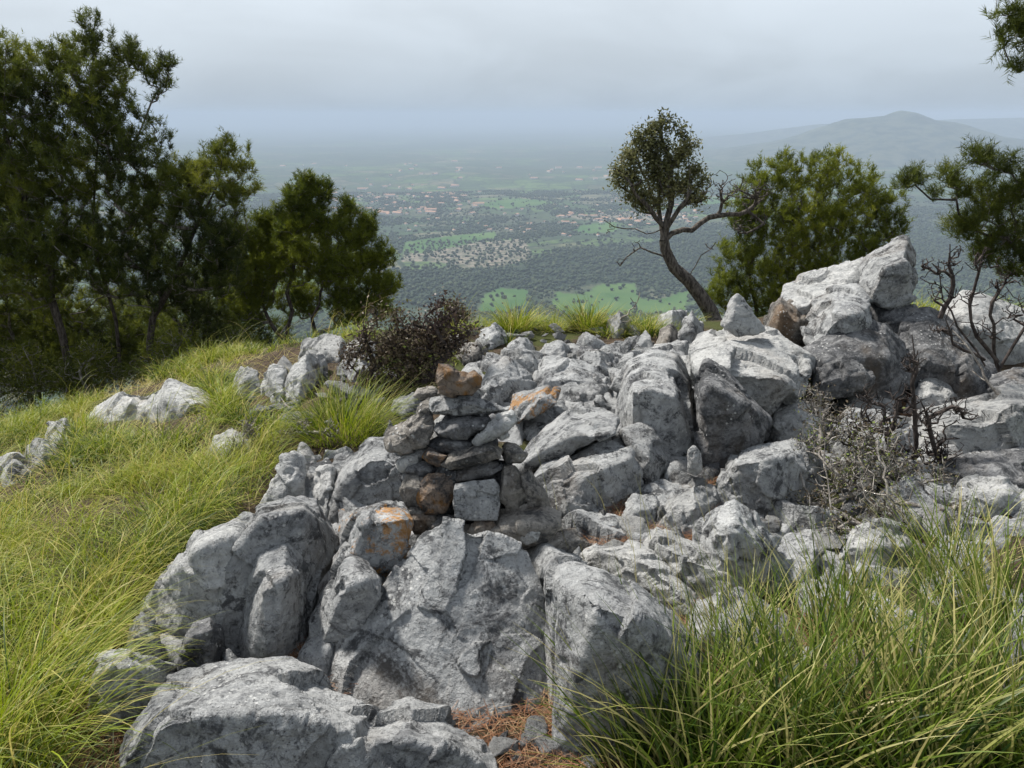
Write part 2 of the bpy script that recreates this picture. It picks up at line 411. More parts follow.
# --- middle, right of the cairn
R([(512, 468), (528, 446), (545, 426), (570, 410), (604, 411), (615, 420), (613, 434), (590, 444), (560, 456), (528, 471)],
  'thin tilted slab overhanging a dark gap right of the cairn', name='rock_slab', cat='rock slab', Y=3.25, th=.5, lean=.9, e=.35, amp=.7)
R([(530, 478), (545, 464), (590, 446), (626, 436), (641, 465), (648, 492), (625, 502), (600, 512), (575, 524), (552, 524), (538, 505)],
  'rounded grey boulder beneath the thin tilted slab', k=.55, e=.6)
R([(622, 432), (650, 426), (668, 444), (671, 462), (656, 484), (650, 492), (640, 474)], 'small streaked grey block squeezed against the foot of the tall flat topped boulder', Y=3.2, th=.5, lean=.6, e=.5, amp=.8)
R([(616, 428), (617, 398), (622, 382), (632, 364), (650, 356), (674, 357), (690, 380), (691, 410), (693, 432), (691, 452), (676, 466), (660, 452), (640, 440)],
  'tall wedge shaped boulder with a flat sunlit top in the middle of the outcrop', Y=3.5, th=.95, lean=.8, e=.62, amp=.7)
R([(674, 372), (676, 360), (690, 354), (703, 364), (705, 386), (695, 395), (682, 392)], 'small greenish grey block behind the tall wedge boulder', k=.5, mat='rock_pale')
R([(696, 352), (704, 337), (722, 330), (745, 329), (776, 329), (792, 345), (807, 360), (797, 388), (766, 412), (740, 404), (716, 385), (700, 372)],
  'broad pale boulder carrying the little pyramid shaped stone', mat='rock_pale', Y=3.75, th=1.0, lean=.75, e=.35)
R([(696, 466), (698, 400), (708, 364), (722, 372), (746, 398), (767, 420), (760, 445), (738, 466), (708, 474)],
  'upright boulder face below the broad pale boulder, front shade put into its dark colour', mat='rock_dark', Y=3.4, th=.7, lean=.4, e=.75, amp=.8)  # front turned from the sun; its shade is put into the stone colour
R([(721, 325), (731, 300), (738, 294), (750, 310), (764, 330), (757, 334), (736, 336)], 'little pyramid shaped stone perched on the broad pale boulder',
  name='stone', cat='stone', mat='rock_pale', Y=4.15, th=.2, lean=.4, e=.3, amp=.7)
R([(687, 472), (688, 450), (694, 445), (701, 452), (702, 470), (696, 476)], 'tiny pale upright stone in a gap over red needles', name='stone', cat='stone', mat='rock_pale', Y=3.2, th=.08)
R([(702, 474), (706, 464), (718, 462), (724, 470), (718, 480), (706, 480)], 'small dull stone beside the tiny pale upright one', name='stone', cat='stone', mat='rock_dark')
R([(712, 500), (730, 465), (738, 448), (757, 441), (790, 439), (815, 447), (824, 465), (823, 492), (800, 506), (765, 514), (735, 510)],
  'squat boulder with a pale rim and brownish foot left of the dead twig tangle', k=.45, e=.72)
R([(765, 436), (768, 416), (776, 407), (800, 401), (820, 409), (830, 435), (812, 450), (782, 448)], 'crumbly pale rock above the squat rimmed boulder', mat='rock_pale', k=.6)
R([[(857, 288), (858, 270), (864, 257), (886, 245), (904, 239), (914, 254), (917, 276), (912, 296), (895, 307), (870, 301)]],
  'highest boulder of the outcrop, pale on top with a dark right face', Y=4.75, th=.55, lean=.9, e=.62)
R([(781, 296), (785, 284), (810, 280), (836, 267), (862, 257), (866, 280), (850, 302), (830, 313), (805, 320), (790, 312)],
  'pale sloping rock leaning up to the highest boulder', mat='rock_pale', Y=4.85, th=.5, lean=.8, e=.4)
R([(765, 332), (770, 305), (782, 294), (797, 304), (814, 325), (816, 362), (795, 366), (772, 348)], 'brownish tinted upright rock at the left end of the high pile', mat='rock_brown', Y=4.7, th=.6, e=.7)
R([(805, 326), (814, 300), (834, 290), (856, 287), (872, 303), (869, 328), (850, 343), (830, 350), (810, 350)], 'rounded grey boulder just under the highest boulder', Y=4.35, th=.7, lean=.7, e=.45)
R([(804, 352), (828, 337), (866, 316), (886, 322), (901, 345), (907, 378), (893, 402), (860, 402), (838, 392), (812, 376)],
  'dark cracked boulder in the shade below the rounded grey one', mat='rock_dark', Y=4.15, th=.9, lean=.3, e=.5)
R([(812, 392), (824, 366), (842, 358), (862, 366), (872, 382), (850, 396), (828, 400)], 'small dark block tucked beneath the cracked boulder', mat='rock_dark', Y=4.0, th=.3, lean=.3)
R([(834, 406), (850, 385), (870, 374), (886, 377), (904, 395), (902, 412), (866, 416), (842, 414)], 'blue grey pointed stone in front of the high pile', mat='rock_pale', k=.5, e=.3)
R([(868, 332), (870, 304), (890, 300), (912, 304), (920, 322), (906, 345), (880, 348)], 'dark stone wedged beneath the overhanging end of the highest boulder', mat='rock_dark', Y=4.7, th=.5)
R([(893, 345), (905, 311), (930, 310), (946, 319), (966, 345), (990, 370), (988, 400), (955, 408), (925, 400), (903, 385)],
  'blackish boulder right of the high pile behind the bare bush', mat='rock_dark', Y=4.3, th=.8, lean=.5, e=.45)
R([(940, 340), (945, 308), (965, 294), (986, 292), (1012, 314), (1045, 328), (1050, 380), (1000, 378), (965, 358)],
  'light speckled boulder at the right edge behind the bare bush', mat='rock_pale', Y=4.9, th=.9, lean=.6, e=.5)
R([(905, 428), (918, 412), (950, 404), (985, 404), (1010, 391), (1045, 393), (1050, 440), (1000, 456), (960, 456), (922, 446)],
  'long pale slab at the right edge under the bare bush', name='rock_slab', cat='rock slab', mat='rock_pale', k=.6, e=.6)
R([(980, 398), (992, 376), (1015, 368), (1050, 372), (1052, 398), (1010, 402)], 'dark rock at the right edge between the speckled boulder and the long pale slab', mat='rock_dark', k=.5)
R([(905, 412), (915, 388), (930, 378), (950, 382), (958, 396), (948, 410)], 'pale crumbling rock with red soil around it left of the long pale slab', mat='rock_pale', k=.5)
R([(828, 450), (830, 428), (850, 412), (890, 412), (915, 428), (910, 456), (870, 466)], 'weathered rock buried in the dead twig tangle', k=.6)
R([(940, 482), (950, 456), (990, 452), (1040, 452), (1050, 490), (1000, 500)], 'dark rock at the right edge below the long pale slab', mat='rock_dark', k=.6)
R([(838, 560), (850, 530), (880, 520), (908, 530), (918, 560), (880, 575)], 'pale knobbly rock showing through the coarse grass', mat='rock_pale', k=.6)
R([(950, 500), (965, 478), (1005, 474), (1035, 488), (1030, 512), (975, 514)], 'pale rock at the right edge behind tall grass blades', mat='rock_pale', k=.6)
R([(1000, 700), (1005, 640), (1020, 600), (1060, 600), (1070, 720)], 'grey rock at the right edge deep in the coarse grass', k=.6)
R([(694, 572), (698, 526), (714, 511), (735, 502), (756, 514), (772, 540), (782, 572), (762, 596), (725, 600), (704, 590)],
  'grey boulder with a pointed top behind the coarse grass', k=.4, e=.68)
R([(660, 528), (668, 502), (695, 484), (714, 487), (724, 500), (704, 514), (694, 534), (674, 536)], 'rough whitish rock amid reddish needles', mat='rock_pale', k=.7)
R([(578, 556), (598, 542), (636, 542), (662, 558), (692, 590), (704, 628), (650, 606), (608, 586), (584, 570)], 'flat pale slab below the needle patch, right of the cairn foot', name='rock_slab', cat='rock slab', mat='rock_pale', k=.75, e=.7)
R([(636, 552), (658, 528), (690, 543), (730, 562), (750, 600), (720, 612), (680, 596), (650, 575)], 'low broken slab beside the pointed boulder', name='rock_slab', cat='rock slab', mat='rock_pale', k=.75, e=.7)
R([(618, 520), (634, 496), (656, 494), (664, 510), (652, 528), (626, 530)], 'small grey stone under the rounded boulder', name='stone', cat='stone')
R([(581, 532), (590, 516), (606, 512), (622, 518), (628, 532), (602, 538)], 'flat grey stone in front of the rounded boulder on red needles', name='stone', cat='stone')
R([(690, 640), (700, 600), (740, 592), (780, 610), (800, 650), (760, 680)], 'low rock glimpsed through the left part of the coarse grass', k=.7)
# --- behind the cairn
R([(476, 408), (482, 388), (490, 368), (506, 357), (532, 357), (547, 366), (542, 388), (515, 404), (495, 412)], 'furrowed grey boulder directly behind the cairn top', k=.6)
R([(530, 392), (535, 374), (546, 360), (572, 356), (592, 364), (610, 386), (602, 400), (565, 402), (540, 400)], 'broad humped grey rock behind the thin tilted slab', k=.6)
R([(510, 412), (515, 395), (540, 386), (559, 389), (556, 404), (530, 418), (516, 424)], 'slanted slab with a few orange lichen dots behind the cairn', name='rock_slab', cat='rock slab', mat='rock_orange', Y=3.75, th=.35, lean=.8)
R([(512, 438), (520, 422), (535, 408), (560, 400), (575, 408), (562, 428), (540, 442)], 'angular grey piece under the orange dotted slanted slab', k=.5)
R([(553, 412), (560, 388), (600, 384), (616, 396), (614, 420), (580, 420)], 'plain grey rock between the humped rock and the thin tilted slab', k=.5)
R([(574, 372), (585, 350), (600, 347), (617, 360), (614, 380), (590, 384)], 'knob of grey rock on the ridge behind the tall wedge boulder', k=.6)
R([(508, 352), (512, 341), (524, 337), (534, 342), (532, 354), (518, 358)], 'small rock on the ridge between the first and second green tuft', name='stone', cat='stone', k=.5)
R([(538, 354), (545, 344), (560, 342), (572, 350), (566, 362), (546, 362)], 'small rock on the ridge below the middle green tuft', name='stone', cat='stone', k=.5)
R([(572, 352), (580, 346), (592, 346), (596, 356), (584, 360)], 'dark little rock on the ridge beside the grey knob', name='stone', cat='stone', mat='rock_dark', k=.5)
R([(616, 372), (620, 358), (634, 350), (642, 354), (640, 366), (628, 378)], 'small pale rock left of the tall wedge boulder top', name='stone', cat='stone', k=.5)
R([(644, 356), (650, 346), (666, 345), (682, 350), (680, 360), (658, 362)], 'mossy pale rock on the ridge behind the tall wedge boulder', name='stone', cat='stone', mat='rock_pale', k=.5)
R([(657, 326), (660, 315), (672, 310), (686, 311), (686, 326), (670, 332)], 'smooth ridge stone left of the leaning tree, uppermost of three', name='stone', cat='stone', k=.5)
R([(679, 343), (682, 320), (692, 311), (701, 324), (704, 342), (692, 348)], 'smooth ridge stone standing nearest to the leaning tree trunk', name='stone', cat='stone', k=.5)
R([(656, 342), (660, 328), (670, 324), (679, 330), (679, 344), (666, 347)], 'round brownish ridge stone below two smooth ones', name='stone', cat='stone', mat='rock_brown', k=.5)
R([(606, 330), (610, 316), (620, 311), (630, 318), (630, 332), (616, 336)], 'pale ridge stone right of the middle green tuft', name='stone', cat='stone', mat='rock_pale', k=.5)
R([(474, 342), (482, 330), (494, 324), (504, 330), (506, 342), (490, 347)], 'rough ridge rock left of the first green tuft', k=.5)
R([(456, 356), (462, 344), (478, 340), (486, 350), (478, 362), (464, 364)], 'pinkish crumbly rock behind the cairn top beside dark shrub', name='stone', cat='stone', mat='rock_brown', k=.5)
R([(440, 352), (448, 338), (460, 334), (468, 342), (462, 354)], 'small pale rock behind the right side of the dark shrub', name='stone', cat='stone', mat='rock_pale', k=.5)
# --- left outcrops
R([[(84, 420), (98, 405), (124, 390), (140, 391), (150, 404), (140, 418), (106, 424)], [(134, 418), (142, 393), (170, 383), (182, 390), (192, 402), (206, 396), (203, 413), (170, 419)]],
  'long white outcrop in the grass below the big pine', mat='rock_pale', k=.45)
R([(44, 442), (48, 426), (64, 420), (72, 430), (68, 442), (54, 448)], 'small white rock in the grass left of the long outcrop', name='stone', cat='stone', mat='rock_pale', k=.6)
R([(24, 464), (28, 446), (42, 439), (58, 446), (62, 458), (44, 468)], 'light rock in the grass second from the left edge', name='stone', cat='stone', mat='rock_pale', k=.6)
R([(-12, 478), (-4, 460), (14, 457), (30, 461), (28, 474), (8, 482)], 'flat light rock cut by the left edge of the view', name='stone', cat='stone', mat='rock_pale', k=.6)
R([(300, 358), (306, 342), (324, 335), (340, 336), (346, 348), (338, 360), (314, 362)], 'pale rock at the foot of the slim pine', mat='rock_pale', k=.5)
R([(344, 358), (346, 344), (360, 338), (374, 344), (376, 356), (358, 362)], 'pale rock between the slim pine and the dark shrub', mat='rock_pale', k=.5)
R([(284, 396), (292, 368), (306, 354), (322, 354), (328, 366), (316, 384), (298, 400)], 'leaning whitish rock left of the round grass tuft', mat='rock_pale', k=.5)
R([(262, 392), (264, 370), (272, 363), (284, 366), (290, 384), (280, 402)], 'upright whitish rock beside the leaning one', mat='rock_pale', k=.5)
R([(232, 388), (236, 370), (246, 365), (258, 372), (258, 390), (244, 394)], 'small whitish rock leftmost of the group by the slim pine', name='stone', cat='stone', mat='rock_pale', k=.5)
R([(338, 372), (344, 358), (360, 356), (378, 364), (376, 378), (352, 382)], 'grey rock just above the round grass tuft', k=.5)
R([(206, 452), (214, 436), (236, 430), (252, 438), (250, 452), (226, 458)], 'pale rock almost hidden in grass beside the dead twigs', name='stone', cat='stone', mat='rock_pale', k=.6)
R([(392, 412), (396, 398), (414, 392), (424, 400), (418, 412), (402, 418)], 'grey rock under the dark shrub behind the cairn', k=.5)

# --- the cairn: every stacked stone is its own thing
def CS(pts, label, dy=0., th=.26, mat='rock', lean=.25, e=.5, amp=.75):
    global GROW
    GROW = .99
    yb = max(p[1] for p in (sum(pts, []) if isinstance(pts[0], list) else pts))
    Yf = 2.36 + (550 - yb) * .0013 + dy
    return rock(pts, label, Y=Yf, th=th, lean=lean, e=e, mat=mat, name='cairn_stone', cat='cairn stone', group='stones stacked in the cairn',
                amp=amp * 1.15, vox=.0032)
CS([[(436, 388), (435, 374), (452, 368), (466, 372), (481, 378), (480, 388), (474, 397), (455, 397), (440, 393)], [(436, 384), (436, 370), (438, 363), (449, 363), (460, 371), (456, 382)], [(464, 386), (468, 373), (474, 370), (481, 378), (478, 386)]], 'knobbly cap stone of the cairn with an orange brown underside', dy=-.03, th=.16, mat='rock_rust', e=.55)
CS([(428, 408), (429, 397), (438, 393), (476, 395), (492, 406), (506, 410), (490, 413), (456, 417), (432, 413)], 'wide flat grey cairn stone directly under the cap stone', th=.24, e=.55, mat='rock')
CS([(414, 396), (418, 389), (435, 387), (440, 394), (432, 402), (420, 400)], 'small grey cairn stone sticking out left under the cap stone', dy=.10, th=.16, mat='rock_brown')
CS([(416, 414), (420, 403), (429, 398), (435, 405), (432, 416), (420, 420)], 'pinkish chip on the left of the cairn below the flat top stone', dy=.05, th=.16, mat='rock_brown')
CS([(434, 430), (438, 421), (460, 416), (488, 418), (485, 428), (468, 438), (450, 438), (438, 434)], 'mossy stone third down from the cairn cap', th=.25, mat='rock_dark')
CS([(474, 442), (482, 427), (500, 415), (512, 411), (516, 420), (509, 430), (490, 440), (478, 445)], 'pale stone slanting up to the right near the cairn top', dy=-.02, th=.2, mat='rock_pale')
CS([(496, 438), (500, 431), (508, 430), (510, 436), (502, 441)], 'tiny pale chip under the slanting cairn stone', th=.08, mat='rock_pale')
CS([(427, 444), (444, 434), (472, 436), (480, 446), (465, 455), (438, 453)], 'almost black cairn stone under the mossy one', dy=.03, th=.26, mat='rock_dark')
CS([(383, 440), (390, 427), (414, 416), (432, 407), (436, 424), (428, 444), (402, 454), (388, 450)], 'tan faced slab leaning against the left side of the cairn', dy=.03, th=.16, mat='rock_brown', lean=.5)
CS([(422, 457), (428, 447), (441, 451), (449, 455), (438, 466), (428, 462)], 'reddish brown cairn stone at mid height on the left', th=.2, mat='rock_rust')
CS([(438, 466), (454, 452), (476, 446), (490, 439), (504, 449), (502, 459), (476, 464), (450, 470)], 'long pale and ochre stone across the middle of the cairn', dy=-.03, th=.26, mat='rock_brown')
CS([(499, 452), (506, 442), (516, 444), (528, 454), (522, 462), (508, 464)], 'flaky thin stone jutting right at cairn mid height', dy=.02, th=.2, mat='rock_brown')
CS([(455, 476), (461, 468), (480, 460), (499, 460), (503, 468), (492, 476), (470, 481), (458, 481)], 'oval pitted stone above the square block of the cairn', th=.2, mat='rock_dark')
CS([(452, 490), (454, 482), (494, 479), (499, 486), (500, 505), (497, 520), (475, 521), (454, 518)], 'square grey block at the front of the cairn', dy=-.04, th=.2, e=.6, amp=.5, mat='rock')
CS([(499, 482), (504, 464), (515, 464), (526, 484), (529, 498), (517, 509), (506, 508), (499, 498)], 'narrow upright cairn stone right of the square block', th=.22, mat='rock_brown')
CS([(518, 474), (528, 467), (541, 484), (551, 502), (547, 510), (530, 510), (522, 492)], 'brown triangular stone at the right flank of the cairn', dy=.02, th=.22, mat='rock_brown')
CS([(399, 490), (405, 473), (424, 473), (431, 488), (426, 506), (408, 507)], 'pinkish rounded stone at the left flank of the cairn', dy=.02, th=.22, mat='rock_brown')
CS([(417, 488), (428, 472), (453, 474), (457, 496), (444, 514), (428, 516), (418, 506)], 'ochre stained lump left of the square block', th=.24, mat='rock_rust')
CS([(463, 535), (497, 521), (500, 512), (520, 506), (550, 503), (562, 512), (560, 526), (546, 538), (520, 547), (490, 552), (470, 550)], 'big dark base stone at the right foot of the cairn', dy=-.02, th=.36, mat='rock_brown')
CS([(519, 540), (522, 531), (532, 527), (541, 532), (538, 541), (526, 544)], 'small pale pebble wedged in the right foot of the cairn', dy=-.05, th=.07, mat='rock_pale')
CS([(528, 546), (546, 532), (575, 530), (583, 540), (565, 560), (545, 556)], 'angular grey stone at the far right foot of the cairn', dy=.0, th=.22, mat='rock_brown')
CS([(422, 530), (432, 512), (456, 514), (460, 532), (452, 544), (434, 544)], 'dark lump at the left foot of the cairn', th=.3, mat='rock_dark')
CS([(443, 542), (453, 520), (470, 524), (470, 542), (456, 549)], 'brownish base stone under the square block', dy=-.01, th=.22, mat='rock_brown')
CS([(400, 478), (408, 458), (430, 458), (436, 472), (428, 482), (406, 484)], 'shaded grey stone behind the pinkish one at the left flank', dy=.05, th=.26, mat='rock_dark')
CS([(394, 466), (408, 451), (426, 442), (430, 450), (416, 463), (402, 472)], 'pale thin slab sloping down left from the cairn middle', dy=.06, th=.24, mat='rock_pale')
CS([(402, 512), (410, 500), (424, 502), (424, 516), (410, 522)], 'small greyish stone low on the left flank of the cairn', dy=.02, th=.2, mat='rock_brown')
CS([(426, 476), (430, 462), (456, 464), (462, 478), (446, 490), (430, 486)], 'added filler stone behind the ochre lump of the cairn, coloured dark as gap shade', dy=.04, th=.3, mat='rock_dark')  # added filler; dark colour stands in for shade between the stones
CS([(468, 532), (476, 520), (494, 521), (496, 534), (480, 540)], 'brown knob beneath the square block of the cairn', dy=-.04, th=.16, mat='rock_brown')
CS([(495, 512), (500, 500), (545, 498), (552, 510), (520, 518)], 'flat stone inside the cairn between base and right flank', dy=.08, th=.3, mat='rock_brown')

CS([(438, 470), (436, 425), (452, 408), (486, 412), (500, 440), (500, 470), (470, 478)], 'added core stone in the upper half of the cairn, coloured dark to imitate shaded gaps', dy=.10, th=.22, mat='rock_dark')  # added core; its dark colour makes the gaps in front read as shaded
CS([(414, 520), (418, 480), (440, 462), (510, 462), (535, 490), (540, 520), (480, 535)], 'added core stone in the lower half of the cairn, its dark colour standing in for gap shade', dy=.12, th=.3, mat='rock_dark')  # added core for the lower gaps, shade painted by its dark colour
CS([(408, 520), (414, 506), (432, 506), (440, 524), (428, 536), (414, 534)], 'shadowed stone low at the left foot of the cairn', dy=.02, th=.25, mat='rock_brown')
GROW = 1.055
# --- loose rubble filling the gaps: eight shapes, many copies
proto = []
for i in range(8):
    r = np.random.default_rng(100 + i)
    bm = bmesh.new(); vs = [bm.verts.new(v) for v in (r.normal(size=(14, 3)) * (1, .8, .55)) * .42]
    res = bmesh.ops.convex_hull(bm, input=vs)
    bmesh.ops.delete(bm, geom=list(set(v for v in res['geom_interior'] + res['geom_unused'] if isinstance(v, bmesh.types.BMVert))), context='VERTS')
    me = bpy.data.meshes.new('t'); bm.to_mesh(me); bm.free(); o = bpy.data.objects.new('t', me); COL.objects.link(o)
    md = o.modifiers.new('r', 'REMESH'); md.mode = 'VOXEL'; md.voxel_size = .045
    m2 = bpy.data.meshes.new_from_object(o.evaluated_get(bpy.context.evaluated_depsgraph_get())); bpy.data.objects.remove(o)
    n = len(m2.vertices); V = np.empty(n * 3, np.float32); m2.vertices.foreach_get('co', V); V = V.reshape(-1, 3)
    N = np.empty(n * 3, np.float32); m2.vertices.foreach_get('normal', N); N = N.reshape(-1, 3)
    V = V + N * (.07 * fbm(V * 1.8 + 40 * i, 4, 2.2, .6))[:, None]
    m2.vertices.foreach_set('co', V.astype(np.float32).ravel()); m2.polygons.foreach_set('use_smooth', np.ones(len(m2.polygons), bool)); m2.update()
    m2.materials.append(M[['rock', 'rock_pale', 'rock', 'rock_dark', 'rock_pale', 'rock_brown', 'rock', 'rock'][i]]); proto.append(m2)
def rubble(x, y, s, label, group, r):
    o = bpy.data.objects.new('small_stone', proto[int(r.integers(8))]); COL.objects.link(o)
    o.scale = (s * r.uniform(.8, 1.3), s * r.uniform(.8, 1.2), s * r.uniform(.7, 1.1)); o.rotation_euler = (r.uniform(-.4, .4), r.uniform(-.4, .4), r.uniform(0, 6.3))
    o.location = (x, y, float(ground(x, y)) + s * .16); tag(o, label, 'stone', group)
r = np.random.default_rng(5)
def scatter(poly, n, smin, smax, label, group):
    xs = [p[0] for p in poly]; ys = [p[1] for p in poly]; c = 0
    while c < n:
        px, py = r.uniform(min(xs), max(xs)), r.uniform(min(ys), max(ys))
        if not inpoly(np.array([px]), np.array([py]), poly)[0]: continue
        q = gpt(px, py, 12); rubble(q[0], q[1], r.uniform(smin, smax), label, group, r); c += 1
scatter([(470, 330), (700, 328), (720, 350), (620, 360), (480, 362)], 60, .04, .10, 'weathered little stone on the ridge crest among the green tufts', 'little stones on the ridge crest')
scatter([(620, 400), (700, 460), (830, 440), (1020, 360), (1020, 500), (830, 560), (640, 600), (560, 540), (590, 500)], 80, .04, .13, 'small stone wedged between the boulders right of the cairn', 'small stones between the right boulders')
scatter([(485, 735), (600, 738), (600, 765), (505, 768)], 12, .025, .07, 'pebble on the red needle patch at the bottom edge', 'pebbles on the bottom needle patch')
scatter([(240, 380), (420, 345), (470, 350), (400, 420), (320, 440), (270, 440)], 32, .06, .16, 'small stone around the dark shrub and round tuft', 'small stones around the dark shrub')
scatter([(340, 470), (400, 560), (420, 520), (400, 440)], 8, .08, .16, 'small stone packed around the foot of the cairn', 'small stones round the cairn foot')
# ------------------------------------------------------------------ grass
def blades(base, az, length, lean, curl, width, tint, seg=5, seed=0, wob=.0):
    """ribbons: base (n,3); az heading; lean = start angle from vertical; curl = extra angle by the tip"""
    n = len(base); s = np.linspace(0, 1, seg + 1)
    ang = lean[:, None] + curl[:, None] * s[None] ** 1.3
    azs = az[:, None] + wob * np.random.default_rng(seed).normal(size=n)[:, None] * s[None]
    ds = length[:, None] / seg
    dh = np.sin(ang) * ds; dv = np.cos(ang) * ds
    x = np.cumsum(np.concatenate([np.zeros((n, 1)), (dh * np.cos(azs))[:, 1:]], 1), 1)
    y = np.cumsum(np.concatenate([np.zeros((n, 1)), (dh * np.sin(azs))[:, 1:]], 1), 1)
    z = np.cumsum(np.concatenate([np.zeros((n, 1)), dv[:, 1:]], 1), 1)
    c = base[:, None, :] + np.stack([x, y, z], 2)
    w = width[:, None] * (1 - s[None] ** 1.6 * .92) * .5
    tw = np.random.default_rng(seed + 1).uniform(-.9, .9, n)
    sd = np.stack([-np.sin(az + tw), np.cos(az + tw), np.zeros(n)], 1)[:, None, :] * w[:, :, None]
    V = np.stack([c - sd, c + sd], 2).reshape(-1, 3)
    k = np.arange(seg)[None] * 2 + (np.arange(n) * (seg + 1) * 2)[:, None]
    Fc = np.stack([k, k + 1, k + 3, k + 2], 2).reshape(-1, 4)
    T = tint[:, None] + np.where(tint[:, None] < .72, .15 * s[None] ** 2, 0)
    return V, Fc, np.repeat(T.ravel(), 2)
def merge(parts):
    Vs, Fs, Ts, o = [], [], [], 0
    for V, Fc, T in parts:
        Vs.append(V); Fs.append(Fc + o); Ts.append(T); o += len(V)
    return np.concatenate(Vs), np.concatenate(Fs), np.concatenate(Ts)
def set_z(b):
    b[:, 2] = ground(b[:, 0], b[:, 1]) - .01; return b

# left meadow: clumps scattered over the world area that the meadow covers
mr = np.random.default_rng(21)
MEADOW = [(-500, 1100), (-500, 398), (-100, 392), (30, 384), (150, 372), (235, 352), (300, 352), (330, 350), (300, 372), (262, 398), (250, 420), (285, 432), (262, 455), (262, 500),
          (215, 520), (160, 560), (130, 610), (115, 650), (70, 672), (62, 735), (105, 770), (130, 1100)]
cx = mr.uniform(-9, 8, 62000); cy = mr.uniform(.7, 11.5, 62000)
px, py = project(np.stack([cx, cy, ground(cx, cy)], 1))
keep = inpoly(px, py, MEADOW)
for mp_ in ([(225, 372), (240, 335), (360, 328), (380, 345), (330, 362), (285, 372)], [(440, 352), (450, 322), (560, 312), (700, 312), (700, 336), (560, 338), (480, 345)], [(850, 330), (860, 295), (1030, 290), (1030, 320), (930, 330)]):
    keep |= inpoly(px, py, mp_) & (mr.uniform(size=len(px)) < .14)
keep |= inpoly(px, py, [(1085, 300), (2600, 300), (2600, 1600), (1100, 1100)]) & (mr.uniform(size=len(px)) < .5)
holes = [[(84, 424), (98, 404), (140, 388), (180, 382), (206, 396), (204, 414), (140, 425)], [(40, 446), (50, 424), (70, 424), (66, 446)], [(20, 466), (40, 440), (60, 446), (50, 468)],
         [(225, 392), (240, 362), (300, 350), (320, 360), (290, 402), (250, 400)], [(200, 452), (216, 430), (252, 432), (250, 456)], [(-20, 482), (0, 458), (30, 460), (20, 482)], [(145, 618), (170, 575), (210, 530), (240, 528), (240, 640), (160, 640)]]
for h in holes: keep &= ~(inpoly(px, py + 5, h) | inpoly(px, py - 8, h) | inpoly(px, py - 18, h))
dens = mr.uniform(size=len(cx)) < np.clip(.34 + 1.3 * perlin(np.stack([cx * 2.6, cy * 2.6, 0 * cx], 1)), .05, .8)
cx, cy = cx[keep & dens], cy[keep & dens]
parts = []
nb = 30
ncl = len(cx); print('meadow clumps', ncl)
per = np.where(cy < 3, 40, np.where(cy < 6, 30, 20))
idx = np.repeat(np.arange(ncl), per); n = len(idx)
cl_t = .40 + .55 * perlin(np.stack([cx * 1.3, cy * 1.3, 0 * cx + 3], 1)) + mr.normal(size=ncl) * .2 - .05
cl_len = (.15 + .14 * perlin(np.stack([cx * .7, cy * .7, 0 * cx + 8], 1)) + mr.uniform(-.04, .10, ncl)) * np.where(cy < 3.2, 1.25, .95)
a = mr.uniform(0, 2 * np.pi, n); rad = np.abs(mr.normal(size=n)) * .05
b = np.stack([cx[idx] + rad * np.cos(a), cy[idx] + rad * np.sin(a), 0 * a], 1); set_z(b)
wind = -.35
az = np.where(mr.uniform(size=n) < .65, a, wind + mr.normal(size=n) * .8)
ln = cl_len[idx] * mr.uniform(.6, 1.5, n)
t = np.clip(cl_t[idx] + mr.normal(size=n) * .13, .02, .72); dry = mr.uniform(size=n) < .08; t[dry] = mr.uniform(.8, 1, dry.sum())
parts.append(blades(b, az, ln, mr.uniform(.05, .55, n), mr.uniform(.7, 2.1, n), mr.uniform(.0022, .0042, n) * np.where(b[:, 1] > 4, 1.6, 1), t, 5, 31, .3))
# long fine arching blades and straw
sel = mr.choice(np.where((cx < -.3) & (cy < 7))[0], 2600); a = mr.normal(size=2600) * .9 + wind
b = np.stack([cx[sel], cy[sel], 0 * a], 1); set_z(b)
parts.append(blades(b, a, mr.uniform(.35, .75, 2600), mr.uniform(.15, .5, 2600), mr.uniform(.9, 1.9, 2600), mr.uniform(.002, .0034, 2600), mr.uniform(.45, 1, 2600), 9, 33, .3))
nt_ = 16000; tx = mr.uniform(-7, -.3, nt_); ty = mr.uniform(.8, 8, nt_); a_, c_ = project(np.stack([tx, ty, ground(tx, ty)], 1)); kk = inpoly(a_, c_, MEADOW); b = set_z(np.stack([tx, ty, 0 * tx], 1)[kk]); nn = len(b)
parts.append(blades(b, mr.uniform(0, 6.3, nn), mr.uniform(.10, .26, nn), mr.uniform(.8, 1.5, nn), mr.uniform(-.1, .6, nn), mr.uniform(.002, .004, nn), mr.uniform(.8, 1, nn), 4, 35, .4))
V, Fc, T = merge([parts[0], parts[2]]); 
V2, F2, T2 = parts[1]
V, Fc, T = merge([(V, Fc, T), (V2, F2, T2)])
tag(link('grass', np_mesh('grass', V, Fc, 4, T), M['grass']), 'bright yellow green fine grass covering the left slope', 'grass', kind='stuff')
print('grass faces', len(Fc))

